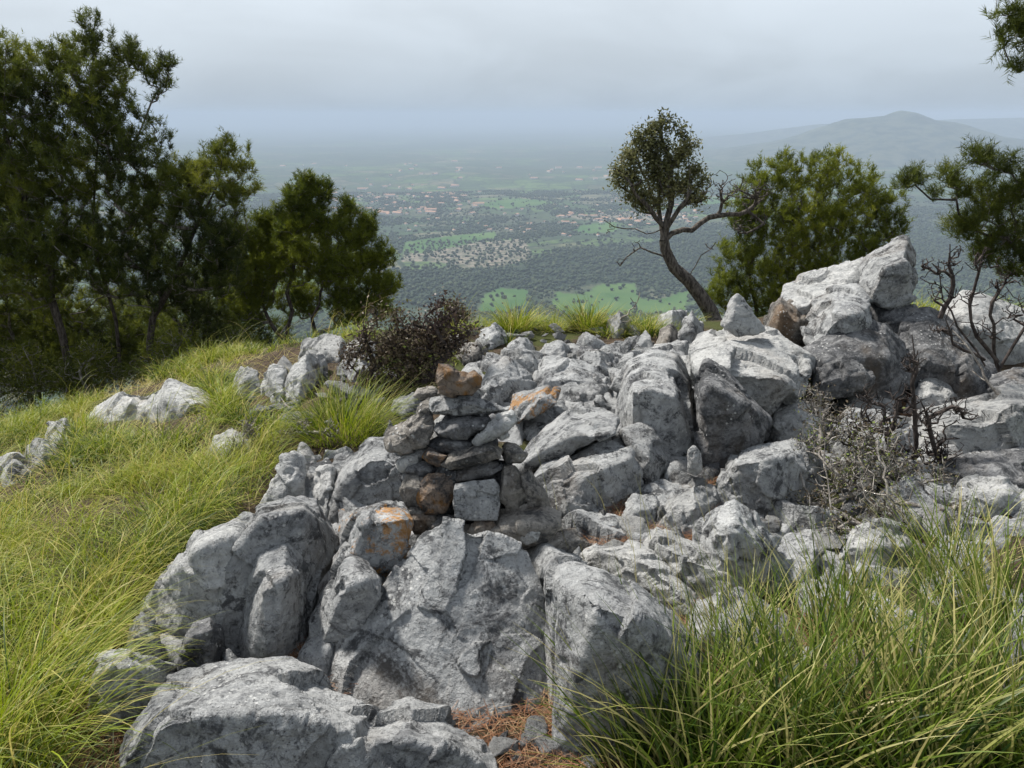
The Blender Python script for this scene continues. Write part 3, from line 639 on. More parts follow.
def tussock(base_px, n, R_, L, W, label, seed, mat='grass_dark', tmean=.35, dryf=.2, azm=None, azs=1.2, curl=(.3, 1.3), leanm=.35, group=None, seg=8, Yset=None):
    q = gpt(*base_px) if Yset is None else P(*base_px, Yset)
    r = np.random.default_rng(seed)
    a = r.uniform(0, 2 * np.pi, n); rad = R_ * np.sqrt(r.uniform(size=n))
    b = np.stack([rad * np.cos(a), rad * np.sin(a), 0 * a], 1)
    b[:, 2] = ground(b[:, 0] + q[0], b[:, 1] + q[1]) - q[2] - .01
    az = a + r.normal(size=n) * .6 if azm is None else np.where(r.uniform(size=n) < .35, a, azm + r.normal(size=n) * azs)
    t = np.clip(r.normal(tmean - .04, .22, n), .02, .7); d = r.uniform(size=n) < dryf; t[d] = r.uniform(.75, 1, d.sum())
    lean = np.abs(r.normal(size=n)) * leanm * .6 + rad / R_ * leanm
    V, Fc, T = blades(b, az, L * r.uniform(.45, 1.15, n), lean, r.uniform(*curl, n), W * r.uniform(.6, 1.2, n), t, seg, seed, .25)
    V[:, 2] = np.maximum(V[:, 2], ground(V[:, 0] + q[0], V[:, 1] + q[1]) - q[2] - .02)
    o = link('grass_tussock', np_mesh('grass_tussock', V, Fc, 4, T), M[mat], loc=q)
    return tag(o, label, 'grass tussock', group)
G = 'coarse grass tussocks'
tussock((18, 760), 420, .16, .50, .0048, 'long bladed tussock in the bottom left corner arching right', 41, azm=.2, azs=.7, group=G, mat='grass', tmean=.42, dryf=.2, curl=(.6, 1.8))
tussock((40, 690), 230, .16, .46, .0044, 'long bladed tussock above the bottom left corner sweeping over the pale slab', 42, azm=.1, azs=.7, group=G, mat='grass', tmean=.45, dryf=.25, curl=(.7, 1.9))
tussock((112, 596), 240, .16, .40, .004, 'arching straw tipped tussock hanging over the small upright stone', 43, azm=-.2, azs=.7, group=G, mat='grass', tmean=.5, dryf=.3, curl=(.7, 1.9))
tussock((180, 528), 200, .15, .34, .0038, 'arching tussock leaning over the low pale slab', 44, azm=-.2, azs=.7, group=G, mat='grass', tmean=.5, dryf=.3, curl=(.7, 1.8))
tussock((700, 775), 356, 0.143, 0.478, 0.0082, 'dense coarse tussock at the bottom edge, left half of the tall grass', 1, curl=(.1, 1.0), azm=1.9, group=G, tmean=.34)
tussock((800, 765), 396, 0.160, 0.515, 0.0082, 'dense coarse tussock at the bottom edge in the middle of the tall grass', 2, curl=(.1, 1.0), azm=1.5, group=G, tmean=.36)
tussock((905, 775), 396, 0.160, 0.534, 0.0084, 'dense coarse tussock at the bottom edge near the right corner', 3, curl=(.1, 1.0), azm=1.2, group=G, tmean=.33)
tussock((1010, 760), 356, 0.151, 0.552, 0.0084, 'coarse tussock filling the bottom right corner', 4, curl=(.1, 1.0), azm=1.6, group=G, tmean=.38)
tussock((1000, 660), 277, 0.134, 0.515, 0.0068, 'coarse tussock at the right edge with pale arching blades', 5, curl=(.1, 1.0), azm=2.4, group=G, tmean=.45, dryf=.25)
tussock((850, 650), 245, 0.134, 0.414, 0.0061, 'mixed green and straw tussock in front of the dead twig tangle', 6, curl=(.1, 1.0), azm=1.3, group=G, tmean=.42, dryf=.3)
tussock((745, 665), 166, 0.118, 0.386, 0.0055, 'thin straw tipped tussock rising left of the tall grass', 7, curl=(.1, 1.0), azm=1.9, group=G, tmean=.48, dryf=.35, leanm=.3)
tussock((950, 585), 198, 0.151, 0.386, 0.0055, 'dry yellowish tussock between dead twigs and right edge', 8, curl=(.1, 1.0), azm=2.6, group=G, tmean=.5, dryf=.35)
tussock((640, 768), 166, 0.110, 0.442, 0.0061, 'thin tussock leaning left over the wide slab', 9, curl=(.1, 1.0), azm=2.5, azs=.6, group=G, tmean=.36, dryf=.3)
tussock((342, 432), 1000, .22, .36, .0034, 'round green tuft beside the dark shrub above the dead twigs', 10, mat='grass', tmean=.33, dryf=.1, leanm=.5)
tussock((240, 470), 350, .20, .24, .003, 'low yellowish tuft around the dead twigs', 16, mat='grass', tmean=.5, dryf=.25, leanm=.5)
tussock((516, 344), 520, .13, .30, .006, 'first bright tuft on the ridge, behind the cairn', 11, mat='grass', tmean=.42, leanm=.45, Yset=6.2)
tussock((553, 344), 320, .13, .19, .0055, 'low yellowish tuft on the ridge between two taller green ones', 12, mat='grass', tmean=.55, leanm=.6, Yset=6.3)
tussock((588, 344), 520, .13, .31, .006, 'darker upright tuft in the middle of the ridge', 13, mat='grass', tmean=.30, leanm=.4, Yset=6.3)
tussock((612, 350), 340, .16, .22, .0055, 'wide low tuft on the ridge right of the darker one', 14, mat='grass', tmean=.46, leanm=.7, Yset=6.1)
tussock((645, 348), 340, .13, .22, .0055, 'bright tuft at the ridge near the leaning tree', 15, mat='grass', tmean=.4, leanm=.5, Yset=6.1)
tussock((462, 356), 200, .12, .12, .006, 'yellow moss green tuft behind the cairn cap stone', 17, mat='grass', tmean=.55, leanm=.8)
# single straw stalks rising between the boulders
b = []
for (x, y) in [(560, 520), (600, 505), (640, 560), (655, 545), (672, 560), (690, 575), (720, 590), (735, 520), (742, 560), (765, 555), (620, 600), (600, 640), (660, 620), (700, 620), (735, 600), (590, 585), (640, 600), (680, 600), (715, 560), (770, 600), (640, 640)]:
    for k in range(3):
        q = gpt(x + mr.uniform(-8, 8), y + 12 + mr.uniform(-5, 5)); q[2] = ground(q[0], q[1]); b.append(q)
b = np.array(b); n = len(b)
V, Fc, T = blades(b, mr.uniform(1.5, 4.2, n), mr.uniform(.22, .42, n), mr.uniform(.02, .3, n), mr.uniform(.1, .9, n), mr.uniform(.0018, .003, n), mr.uniform(.75, 1, n), 8, 5, .2)
tag(link('straw_stalks', np_mesh('straw_stalks', V, Fc, 4, T), M['grass_dark']), 'thin dry straw stalks growing in the gaps right of the cairn', 'straw', kind='stuff')

# fallen needles: flat short slivers lying on the ground
def litter(polys, per_m, label):
    Vs = []; Ts = []
    r = np.random.default_rng(3)
    for poly in polys:
        w = np.array([gpt(*p) for p in poly]); lo, hi = w.min(0), w.max(0)
        n = int((hi[0] - lo[0]) * (hi[1] - lo[1]) * per_m) + 50
        x = r.uniform(lo[0], hi[0], n); y = r.uniform(lo[1], hi[1], n)
        q = np.stack([x, y, ground(x, y) + r.uniform(.004, .022, n)], 1); a, c = project(q)
        q = q[inpoly(a, c, poly)]; Vs.append(q)
    q = np.concatenate(Vs); n = len(q); a = r.uniform(0, 6.3, n)
    return blades(q, a, r.uniform(.05, .09, n), r.uniform(1.25, 1.7, n), r.uniform(-.3, .3, n), r.uniform(.0016, .0026, n), r.uniform(0, 1, n), 2, 9, .6)
V, Fc, T = litter([[(436, 712), (520, 700), (600, 715), (640, 745), (630, 800), (480, 800), (430, 740)], [(560, 500), (600, 490), (690, 500), (740, 530), (760, 580), (700, 620), (600, 560)],
                   [(280, 640), (345, 640), (345, 700), (280, 690)], [(670, 470), (720, 470), (720, 500), (670, 500)], [(60, 690), (140, 690), (140, 790), (60, 790)],
                   [(540, 600), (570, 640), (570, 740), (540, 740)], [(640, 590), (740, 590), (900, 640), (900, 700), (640, 680)], [(890, 380), (960, 380), (960, 420), (890, 420)]], 9000, '')
tag(link('needle_litter', np_mesh('needle_litter', V, Fc, 4, T), M['litter']), 'reddish brown fallen pine needles lying in the gaps between rocks', 'needle litter', kind='stuff')

# ------------------------------------------------------------------ woody plants
class Wood:
    def __init__(s, paths, seed):
        s.r = np.random.default_rng(seed); s.P = []; s.par = []; s.w = []
        s.chains = []
        for p in paths: s.add_path(p)
    def add_path(s, pts, attach=None, n=None):
        pts = [np.array(p, float) for p in pts]
        prev = attach; ids = [] if attach is None else [attach]
        for p in pts:
            s.P.append(p); s.par.append(-1 if prev is None else prev); prev = len(s.P) - 1; ids.append(prev)
        s.chains.append(ids); return ids
    def grow(s, tips, step=.18, wig=.12, sag=.0, up=.15, amin=0, bias=None):
        ends = []
        for t in tips:
            A = np.array(s.P); d = np.linalg.norm(A - t, axis=1)
            pen = d + np.maximum(0, A[:, 2] - t[2] + .02) * 1.5
            pen[:amin] = 1e9
            k = int(np.argmin(pen)); a = A[k]; D = t - a; L = np.linalg.norm(D)
            n = max(2, int(L / step)); mid = a + D * .5 + np.array([0, 0, -up * L]) + s.r.normal(size=3) * wig * L * .5
            pts = []
            for j in range(1, n + 1):
                u = j / n; q = (1 - u) ** 2 * a + 2 * u * (1 - u) * mid + u * u * t
                if j < n: q = q + s.r.normal(size=3) * wig * step * .5
                pts.append(q)
            ids = s.add_path(pts, k); ends.append(ids[-1])
        return ends
    def radii(s, tip_r, power=.45, maxr=1.):
        n = len(s.P); c = np.zeros(n); has = np.zeros(n, bool)
        for i in range(n - 1, -1, -1):
            if c[i] == 0: c[i] = 1
            if s.par[i] >= 0: c[s.par[i]] += c[i]
        L = np.ones(n)
        # count leaves only
        leaf = np.ones(n, bool)
        for p in s.par:
            if p >= 0: leaf[p] = False
        m = leaf.astype(float)
        for i in range(n - 1, -1, -1):
            if s.par[i] >= 0: m[s.par[i]] += m[i]
        return np.minimum(tip_r * m ** power, maxr)
    def tubes(s, rad, chains, sides=6):
        Vs = []; Fs = []; o = 0
        for ids in chains:
            if len(ids) < 2: continue
            p = np.array([s.P[i] for i in ids]); rr = np.array([rad[i] for i in ids]); rr[0] = min(rr[0], rr[1] * 1.3) if s.par[ids[0]] >= 0 or True else rr[0]
            t = np.gradient(p, axis=0); t /= np.linalg.norm(t, axis=1)[:, None] + 1e-9
            ref = np.array([.31, .2, .93]) if abs(t[0][2]) < .9 else np.array([1., .1, 0])
            u = np.cross(t, ref); u /= np.linalg.norm(u, axis=1)[:, None] + 1e-9; v = np.cross(t, u)
            sd = sides if rr.max() > .012 else 4 if rr.max() > .005 else 3
            a = np.linspace(0, 2 * np.pi, sd, endpoint=False)
            ring = p[:, None] + rr[:, None, None] * (np.cos(a)[None, :, None] * u[:, None] + np.sin(a)[None, :, None] * v[:, None])
            n = len(p); Vs.append(ring.reshape(-1, 3))
            k = (np.arange(n - 1) * sd)[:, None] + np.arange(sd)[None]; k2 = (np.arange(n - 1) * sd)[:, None] + (np.arange(sd)[None] + 1) % sd
            Fs.append(np.stack([k, k2, k2 + sd, k + sd], 2).reshape(-1, 4) + o); o += n * sd
        return np.concatenate(Vs), np.concatenate(Fs)
def wiggle(pts, n, amp, r):
    pts = np.array(pts, float); d = np.concatenate([[0], np.cumsum(np.linalg.norm(np.diff(pts, axis=0), axis=1))])
    u = np.linspace(0, d[-1], n); q = np.stack([np.interp(u, d, pts[:, i]) for i in range(3)], 1)
    q[1:-1] += r.normal(size=(n - 2, 3)) * amp; return q
def needles(start, dirs, n, nl, nw, r, spread=.75):
    """n needles along each short shoot"""
    m = len(start); i = np.repeat(np.arange(m), n); u = r.uniform(.0, 1, len(i))
    L = np.linalg.norm(dirs, axis=1)[i]; D = dirs[i] / L[:, None]
    b = start[i] + dirs[i] * u[:, None]
    q = r.normal(size=(len(i), 3)); q -= (q * D).sum(1)[:, None] * D; q /= np.linalg.norm(q, axis=1)[:, None]
    nd = D * (1 - spread * .5) + q * spread + np.array([0, 0, .15]); nd /= np.linalg.norm(nd, axis=1)[:, None]
    tip = b + nd * (nl * r.uniform(.7, 1.2, len(i)))[:, None]
    sd = np.cross(nd, r.normal(size=(len(i), 3))); sd /= np.linalg.norm(sd, axis=1)[:, None]; sd *= nw * .5
    V = np.stack([b - sd, b + sd, tip], 1).reshape(-1, 3); Fc = np.arange(len(V)).reshape(-1, 3)
    return V, Fc, i
def lobe_tips(lobes, n, r, shell=.4):
    c = np.array([l[0] for l in lobes]); R_ = np.array([l[1] for l in lobes]); w = R_ ** 2.2; k = r.choice(len(lobes), n, p=w / w.sum())
    d = r.normal(size=(n, 3)); d /= np.linalg.norm(d, axis=1)[:, None]
    return c[k] + d * (R_[k] * r.uniform(0, 1, n) ** shell)[:, None] * np.array([1, 1, .9])
def part_obj(name, me, mat, root):
    o = link(name, me, mat, parent=root); return o
def lob(items, Y):
    """(px, py, radius in px[, depth offset]) -> world spheres"""
    out = []
    for it in items:
        y = Y + (it[3] if len(it) > 3 else 0); out.append((P(it[0], it[1], y), it[2] / F * y))
    return out
def pine(label, trunks, lobes, n_limb, n_tip, seed, mat='needle', nl=.08, nw=.0035, shoots=4, per=16, bark='bark', tip_r=.0045, maxr=.14, tint=(.45, .2), cat='pine tree', shell=.4, group=None, slen=.13, step=.2, upb=.5):
    r = np.random.default_rng(seed); base = np.array(trunks[0][0], float)
    W = Wood([wiggle(t, 12, .03, r) for t in trunks], seed); ntr = len(W.chains)
    limb = lobe_tips(lobes, n_limb, r, .8); dd = np.linalg.norm(limb - base, axis=1); W.grow(limb[np.argsort(dd)], .25, .18, up=.06, amin=4)
    tips = lobe_tips(lobes, n_tip, r, shell); W.grow(tips[np.argsort(np.linalg.norm(tips - base, axis=1))], step, .2, up=.12, amin=5)
    rad = W.radii(tip_r, .46, maxr)
    root = empty('pine_tree', base, label=label, cat=cat, group=group)
    big = W.chains[:ntr]; V, Fc = W.tubes(rad, big, 10)
    for ids in big: pass
    part_obj('trunk', np_mesh('trunk', V - base, Fc, 4), M[bark], root)
    V, Fc = W.tubes(rad, W.chains[ntr:], 6)
    part_obj('branches', np_mesh('branches', V - base, Fc, 4), M['twig'], root)
    # shoots at the last nodes of every twig
    st = []; dr = []; vt = []
    Pn = np.array(W.P)
    for ids in W.chains[ntr:]:
        e = ids[-1]; d = Pn[e] - Pn[ids[-2]]; d /= np.linalg.norm(d) + 1e-9
        tv = r.normal() * .12
        for k in range(shoots):
            node = ids[-1 - min(len(ids) - 2, (0, 0, 1, 1, 2, 3, 2, 3, 4, 4)[k % 10])]
            q = d * .6 + r.normal(size=3) * .55 + np.array([0, 0, upb]); q /= np.linalg.norm(q)
            st.append(Pn[node]); dr.append(q * slen * r.uniform(.6, 1.3)); vt.append(tv)
    st = np.array(st); dr = np.array(dr); vt = np.array(vt)
    V, Fc, i = needles(st, dr, per, nl, nw, r)
    t = np.clip(tint[0] + tint[1] * fbm(st[i] * .9 + seed, 2) * 1.5 + vt[i] + r.normal(size=len(i)) * .1 , 0, 1)
    part_obj('crown', np_mesh('crown', V - base, Fc, 3, np.repeat(t, 3), smooth_=False), M[mat], root)
    print(label[:30], 'needles', len(Fc)); return root
def leaves(st, n, spread, L, Wd, r):
    m = len(st); i = np.repeat(np.arange(m), n); c = st[i] + r.normal(size=(len(i), 3)) * spread
    a = r.normal(size=(len(i), 3)); a /= np.linalg.norm(a, axis=1)[:, None]; b = np.cross(a, r.normal(size=(len(i), 3))); b /= np.linalg.norm(b, axis=1)[:, None]
    l = (L * r.uniform(.6, 1.2, len(i)))[:, None]; w = l * Wd
    V = np.stack([c - a * l * .5, c + b * w * .5, c + a * l * .5, c - b * w * .5], 1).reshape(-1, 3)
    return V, np.arange(len(V)).reshape(-1, 4), i

# big pine at the left: two trunks
Y = 9.6
pine('big dark pine with several stems at the left edge', [
    [gb(118, 9.6), P(112, 330, Y), P(100, 250, Y), P(96, 150, Y), P(88, 60, Y), P(90, 22, Y)],
    [gb(66, 9.3), P(60, 330, 9.3), P(40, 250, 9.3), P(10, 170, 9.3), P(2, 90, 9.3), P(6, 48, 9.3)],
    [gb(140, 9.6), P(150, 330, Y), P(178, 270, Y), P(205, 210, Y), P(222, 160, Y)]],
    lob([(90, 24, 11), (76, 42, 15), (102, 40, 13), (60, 60, 20), (100, 66, 26), (128, 48, 13), (138, 66, 18), (162, 62, 13), (160, 84, 16), (96, 100, 46), (30, 90, 44), (-10, 70, 40), (60, 150, 62), (0, 160, 60), (128, 150, 44),
         (160, 200, 46), (200, 190, 40), (226, 158, 24, .2), (238, 196, 22, .2), (244, 172, 12, .2), (206, 172, 14, .2), (190, 170, 12), (216, 236, 36), (150, 262, 54), (80, 240, 70), (10, 250, 66, -.4), (60, 310, 58, .8), (130, 330, 48, 1.), (190, 300, 36, .5), (-40, 200, 70), (-50, 300, 60), (10, 330, 44, .6), (60, 360, 30, .3), (110, 360, 26, .8), (170, 350, 34, .6), (220, 330, 30, .6), (10, 365, 30), (225, 270, 34)], Y),
    150, 5800, 101, shoots=9, per=11, nl=.056, nw=.0072, tint=(.44, .34), maxr=.085, tip_r=.0022, shell=.5, slen=.10, upb=.8)
Y = 10.2
pine('slim bright pine right of the big dark one', [
    [gb(292, 10.2), P(285, 320, Y), P(290, 270, Y), P(300, 220, Y), P(310, 185, Y)],
    [gb(300, 10.2), P(318, 320, Y), P(330, 270, Y), P(352, 220, Y)],
    [gb(288, 10.2), P(268, 310, Y), P(255, 260, Y), P(262, 215, Y)]],
    lob([(308, 186, 13), (322, 194, 14), (296, 198, 15), (310, 214, 22), (285, 222, 18), (262, 226, 16), (268, 246, 20), (346, 210, 13), (338, 228, 18), (366, 222, 13), (360, 240, 18), (380, 258, 16), (300, 250, 40), (345, 268, 34), (384, 284, 18), (262, 270, 30), (250, 300, 26), (300, 300, 24, .4), (350, 306, 26), (380, 306, 18), (232, 240, 20)], Y),
    60, 2100, 102, mat='needle_light', shoots=8, per=12, nl=.054, slen=.10, upb=.8, nw=.0072, tint=(.34, .25), maxr=.055, tip_r=.002, shell=.5)
Y = 12.5
pine('low dark pine thicket filling the gap behind the big and slim pines', [
    [P(200, 400, Y), P(205, 340, Y), P(210, 280, Y)], [P(160, 400, Y), P(150, 340, Y), P(140, 300, Y)], [P(40, 400, Y), P(30, 340, Y), P(20, 290, Y)], [P(250, 380, Y), P(248, 330, Y), P(244, 290, Y)]],
    lob([(210, 290, 34), (238, 320, 30), (190, 330, 40), (150, 330, 44), (100, 350, 40), (50, 340, 44), (0, 340, 44), (-50, 350, 50), (250, 345, 22), (225, 350, 26), (276, 335, 20), (150, 365, 30), (60, 370, 30)], Y), 50, 1800, 103, shoots=8, per=10, nl=.085, nw=.009, tint=(.25, .25), maxr=.07, tip_r=.002)
# bushy pine behind the right boulders
Y = 13.5
pine('bushy yellow green pine rising behind the high boulder pile', [
    [P(800, 420, Y), P(800, 330, Y), P(792, 260, Y), P(790, 200, Y), P(795, 165, Y)], [P(810, 420, Y), P(850, 320, Y), P(866, 240, Y), P(870, 190, Y)], [P(790, 420, Y), P(755, 320, Y), P(745, 250, Y), P(755, 200, Y)]],
    lob([(790, 172, 24), (762, 182, 24), (826, 172, 24), (858, 184, 24), (880, 206, 24), (892, 232, 22), (750, 212, 28), (790, 220, 44), (840, 220, 40), (872, 250, 28), (740, 252, 26), (730, 284, 24), (775, 270, 42), (825, 270, 42), (745, 308, 26), (790, 310, 34), (712, 300, 16), (862, 280, 30)], Y),
    70, 2300, 104, mat='needle_light', shoots=7, per=11, nl=.068, slen=.12, upb=.8, nw=.009, tint=(.42, .28), maxr=.06, tip_r=.0022, shell=.5)
# right pine: leafy boughs entering from the right edge
Y = 7.6
pine('pine with tufted boughs and grey twigs at the right edge', [
    [P(1075, 420, Y), P(1070, 330, Y), P(1060, 250, Y), P(1045, 190, Y), P(1030, 150, Y)], [P(1066, 300, Y), P(1030, 262, Y), P(990, 235, Y), P(950, 205, Y), P(915, 185, Y)]],
    lob([(978, 158, 12), (1004, 170, 15), (1018, 190, 18), (968, 190, 16), (990, 206, 20), (950, 178, 11), (916, 178, 12), (900, 186, 9), (936, 196, 11), (965, 226, 16), (1000, 240, 20), (1018, 262, 20), (985, 255, 14), (1050, 220, 40), (1060, 170, 30), (1060, 280, 30)], Y),
    40, 520, 105, shoots=6, per=20, nl=.06, nw=.0055, tint=(.4, .25), maxr=.045, tip_r=.0025)
Y = 5.2
pine('pine outside the view whose drooping bough tip hangs in the upper right corner', [
    [P(1260, 520, 6.), P(1250, 300, 6.), P(1230, 100, 5.8), P(1200, -60, 5.6)], [P(1225, 80, 5.8), P(1140, 10, 5.4), P(1060, 5, Y), P(1012, 12, Y)]],
    lob([(1003, 6, 12), (1022, 20, 16), (990, -8, 13), (1012, 40, 14), (1022, 66, 14), (1040, 30, 30), (1080, 10, 50), (1120, -20, 60)], Y),
    24, 260, 106, shoots=5, per=26, tip_r=.0022, nl=.055, nw=.0045, tint=(.4, .2), maxr=.07, slen=.1)

# leaning gnarled tree
def gnarled():
    Y = 8.6; r = np.random.default_rng(55)
    def q(x, y, d=0.): return P(x, y, Y + d)
    base = q(722, 345, -.3)
    paths = [[base, q(712, 318), q(703, 298), q(688, 280), (q(674, 268)), q(665, 254), q(664, 240)]]
    W = Wood([wiggle(paths[0], 14, .006, r)], 55)
    def br(att_px, pts, d, n=8):
        A = np.array(W.P); t = q(*att_px); k = int(np.argmin(np.linalg.norm(A - t, axis=1)))
        ids = W.add_path(wiggle([W.P[k]] + [q(x, y, dd) for (x, y, dd) in pts], n, .010, r)[1:], k); return ids
    br((664, 240), [(660, 222, .1), (655, 200, .1), (645, 178, .2), (638, 160, .25)], 0)
    br((664, 240), [(668, 222, 0), (672, 200, 0), (670, 170, 0), (662, 140, 0), (660, 124, 0)], 0, 10)
    br((665, 236), [(676, 214, -.1), (686, 198, -.15), (690, 178, -.2), (688, 160, -.2)], 0)
    br((660, 222), [(650, 212, -.1), (640, 198, -.15), (632, 186, -.2)], 0, 6)
    limb = br((668, 240), [(678, 232, .05), (694, 229, .1), (706, 219, .15), (720, 214, .2), (742, 214, .2), (752, 206, .25), (764, 198, .3)], 0, 12)
    dead1 = br((659, 226), [(648, 236, 0), (634, 228, .05), (618, 228, .1), (604, 220, .1)], 0, 7)
    dead2 = br((664, 256), [(652, 254, 0), (641, 247, 0), (630, 252, 0), (620, 266, 0)], 0, 7)
    dead3 = br((690, 282), [(694, 268, -.05), (704, 254, -.05), (716, 242, -.1)], 0, 6)
    nmain = len(W.chains)
    lobes = lob([(662, 122, 8), (653, 130, 9), (646, 144, 12), (662, 146, 10), (630, 156, 11), (620, 172, 9), (633, 178, 13), (642, 198, 13), (628, 196, 7), (660, 176, 14), (684, 134, 7), (682, 152, 10), (694, 168, 9), (684, 184, 13), (696, 198, 8), (658, 204, 9), (676, 124, 5), (672, 162, 8), (655, 160, 14), (668, 190, 10), (618, 186, 6), (700, 180, 7), (668, 118, 5), (692, 146, 6), (640, 132, 6)], Y)
    W.grow(lobe_tips(lobes, 60, r, .7), .12, .2, up=.02, amin=12)
    W.grow(lobe_tips([(c, R_ * 1.22) for c, R_ in lobes], 70, r, .15), .1, .2, up=.02, amin=12)
    W.grow(lobe_tips([(c, R_ * .86) for c, R_ in lobes], 480, r, .45), .1, .2, up=.02, amin=12)
    n1 = len(W.chains)
    bare = lob([(704, 192, 14), (716, 184, 16), (734, 190, 18), (748, 196, 16), (760, 190, 14), (740, 226, 12), (722, 196, 14), (760, 214, 12)], Y + .2)
    W.grow(lobe_tips(bare, 280, r, .6), .08, .3, up=.02, amin=12)
    W.grow(lobe_tips(lob([(610, 226, 8), (622, 262, 8), (712, 246, 9), (634, 244, 8)], Y), 26, r, .6), .06, .3, up=.0, amin=12)
    rad = W.radii(.0036, .43, .055); rad[:14] = np.linspace(.10, .052, 14)
    root = empty('olive_tree', base, label='gnarled leaning tree with one leafy crown and bare side limbs', cat='tree')
    V, Fc = W.tubes(rad, W.chains[:1], 12); part_obj('trunk', np_mesh('trunk', V - base, Fc, 4), M['bark_olive'], root)
    V, Fc = W.tubes(rad, W.chains[1:], 7); part_obj('branches', np_mesh('branches', V - base, Fc, 4), M['bark_olive'], root)
    st = np.array([W.P[i] for ids in W.chains[nmain:n1] for i in ids[-2:]])
    V, Fc, i = leaves(st, 9, .042, .045, .42, r); t = np.clip(.5 + .5 * fbm(st[i] * 2.2, 2) + r.normal(size=len(i)) * .16, 0, 1)
    part_obj('crown', np_mesh('crown', V - base, Fc, 4, np.repeat(t, 4), smooth_=False), M['leaf'], root)
gnarled()

def bush(name, label, cat, base, lobes, n, seed, mat_w, tip_r, nleaf=0, mat_l=None, L=.02, Wd=.6, spread=.03, tint=(.4, .3), step=.07, wig=.3, stems=None, shell=.5, maxr=.03):
    r = np.random.default_rng(seed); base = np.array(base, float)
    stems = stems or [[base, base + np.array([0, 0, .08])]]
    W = Wood([wiggle(s, 8, .008, r) for s in stems], seed); W.grow(lobe_tips(lobes, n // 6, r, .7), step * 1.3, wig, up=-.05)
    ntr = len(stems); W.grow(lobe_tips(lobes, n, r, shell), step, wig, up=-.03)
    rad = W.radii(tip_r, .42, maxr); root = empty(name, base, label=label, cat=cat)
    V, Fc = W.tubes(rad, W.chains, 6); part_obj('twigs' if nleaf == 0 else 'branches', np_mesh('twigs', V - base, Fc, 4), M[mat_w], root)
    if nleaf:
        st = np.array([W.P[i] for ids in W.chains[ntr:] for i in ids[-2:]]); V, Fc, i = leaves(st, nleaf, spread, L, Wd, r)
        t = np.clip(tint[0] + tint[1] * 1.6 * fbm(st[i] * 3.5 + seed, 2) + r.normal(size=len(i)) * .15, 0, 1)
        part_obj('crown', np_mesh('crown', V - base, Fc, 4, np.repeat(t, 4), smooth_=False), M[mat_l], root)
    return root
q = gpt(410, 405); Y = q[1] + .25
bush('shrub', 'dark purplish brown spiny shrub behind the left side of the cairn', 'shrub', P(408, 400, Y), lob([(412, 324, 14), (396, 318, 10), (390, 340, 16), (370, 326, 10), (430, 326, 14), (446, 318, 12), (458, 306, 7), (440, 338, 14), (415, 345, 18), (400, 360, 26), (424, 366, 22), (405, 385, 20), (440, 350, 14), (380, 362, 14), (388, 395, 12), (362, 345, 14), (464, 330, 12), (350, 356, 12), (375, 312, 8), (440, 302, 8), (368, 385, 14), (450, 345, 14)], Y), 620, 61, 'deadwood_dark', .0028, 6, 'leaf_brown', .026, .5, .035, tint=(.38, .35))
for k_, (x_, y_, r_, lb) in enumerate([(15, 372, 34, 'dark undergrowth shrub below the big pine, cut by the left edge'), (88, 368, 30, 'dark undergrowth shrub between the stems of the big pine'), (170, 362, 32, 'dark undergrowth shrub right of the big pine stems'), (236, 352, 26, 'dark undergrowth shrub between big pine and slim pine')]):
    bush('shrub', lb, 'shrub', gb(x_, 9.2), lob([(x_, y_, r_), (x_ - r_ * .8, y_ + 8, r_ * .7), (x_ + r_ * .8, y_ + 6, r_ * .7), (x_ + 5, y_ - r_ * .6, r_ * .6), (x_, y_ + 20, r_)], 9.2), 420, 70 + k_, 'deadwood', .003, 9, 'needle', .06, .14, .07, tint=(.5, .3), step=.12)
q = gpt(462, 330)
bush('shrub', 'small green leaved sprig standing above the right end of the dark shrub', 'shrub', P(456, 335, 6.3), lob([(452, 308, 9), (462, 316, 8), (448, 322, 8)], 6.3), 90, 62, 'deadwood_dark', .003, 8, 'leaf_brown', .03, .5, .03, tint=(.75, .3))
# bare bush at the right
Y = 4.15
st = [[P(x0, y0, Y), P(x1, y1, Y), P(x2, y2, Y), P(x3, y3, Y)] for (x0, y0, x1, y1, x2, y2, x3, y3) in
      [(1000, 372, 992, 340, 989, 310, 1000, 290), (985, 366, 960, 330, 942, 300, 938, 262), (998, 362, 965, 318, 975, 280, 984, 250), (1000, 368, 1024, 330, 1040, 290, 1050, 270),
       (940, 318, 950, 290, 952, 262, 950, 244), (985, 360, 952, 346, 945, 315, 958, 300), (1000, 340, 975, 322, 955, 320, 948, 330)]]
bush('bare_bush', 'leafless dark bush with crooked stems against the right boulders', 'bush', P(1000, 372, Y),
     lob([(944, 262, 16), (962, 256, 16), (984, 254, 16), (1004, 280, 18), (940, 290, 16), (968, 296, 18), (1010, 310, 18), (940, 330, 14), (1030, 300, 20), (985, 330, 16), (925, 268, 10)], Y), 200, 63, 'deadwood_dark', .0026, step=.08, wig=.35, stems=st, maxr=.02)
Y = 3.4
bush('bare_bush', 'thin dark leafless stems rising in the middle of the dead twig tangle', 'bush', P(905, 470, Y),
     lob([(912, 360, 16), (904, 400, 22), (930, 420, 22), (888, 420, 20), (915, 450, 20), (870, 400, 20), (860, 430, 26), (940, 450, 24), (960, 410, 20)], Y), 560, 64, 'deadwood_dark', .0022, step=.07, wig=.3, stems=[[P(905, 490, Y), P(918, 440, Y), P(914, 380, Y), P(912, 335, Y)], [P(905, 490, Y), P(890, 440, Y), P(900, 400, Y)], [P(940, 480, Y), P(930, 430, Y), P(920, 400, Y)]], maxr=.012)
Y = 3.1
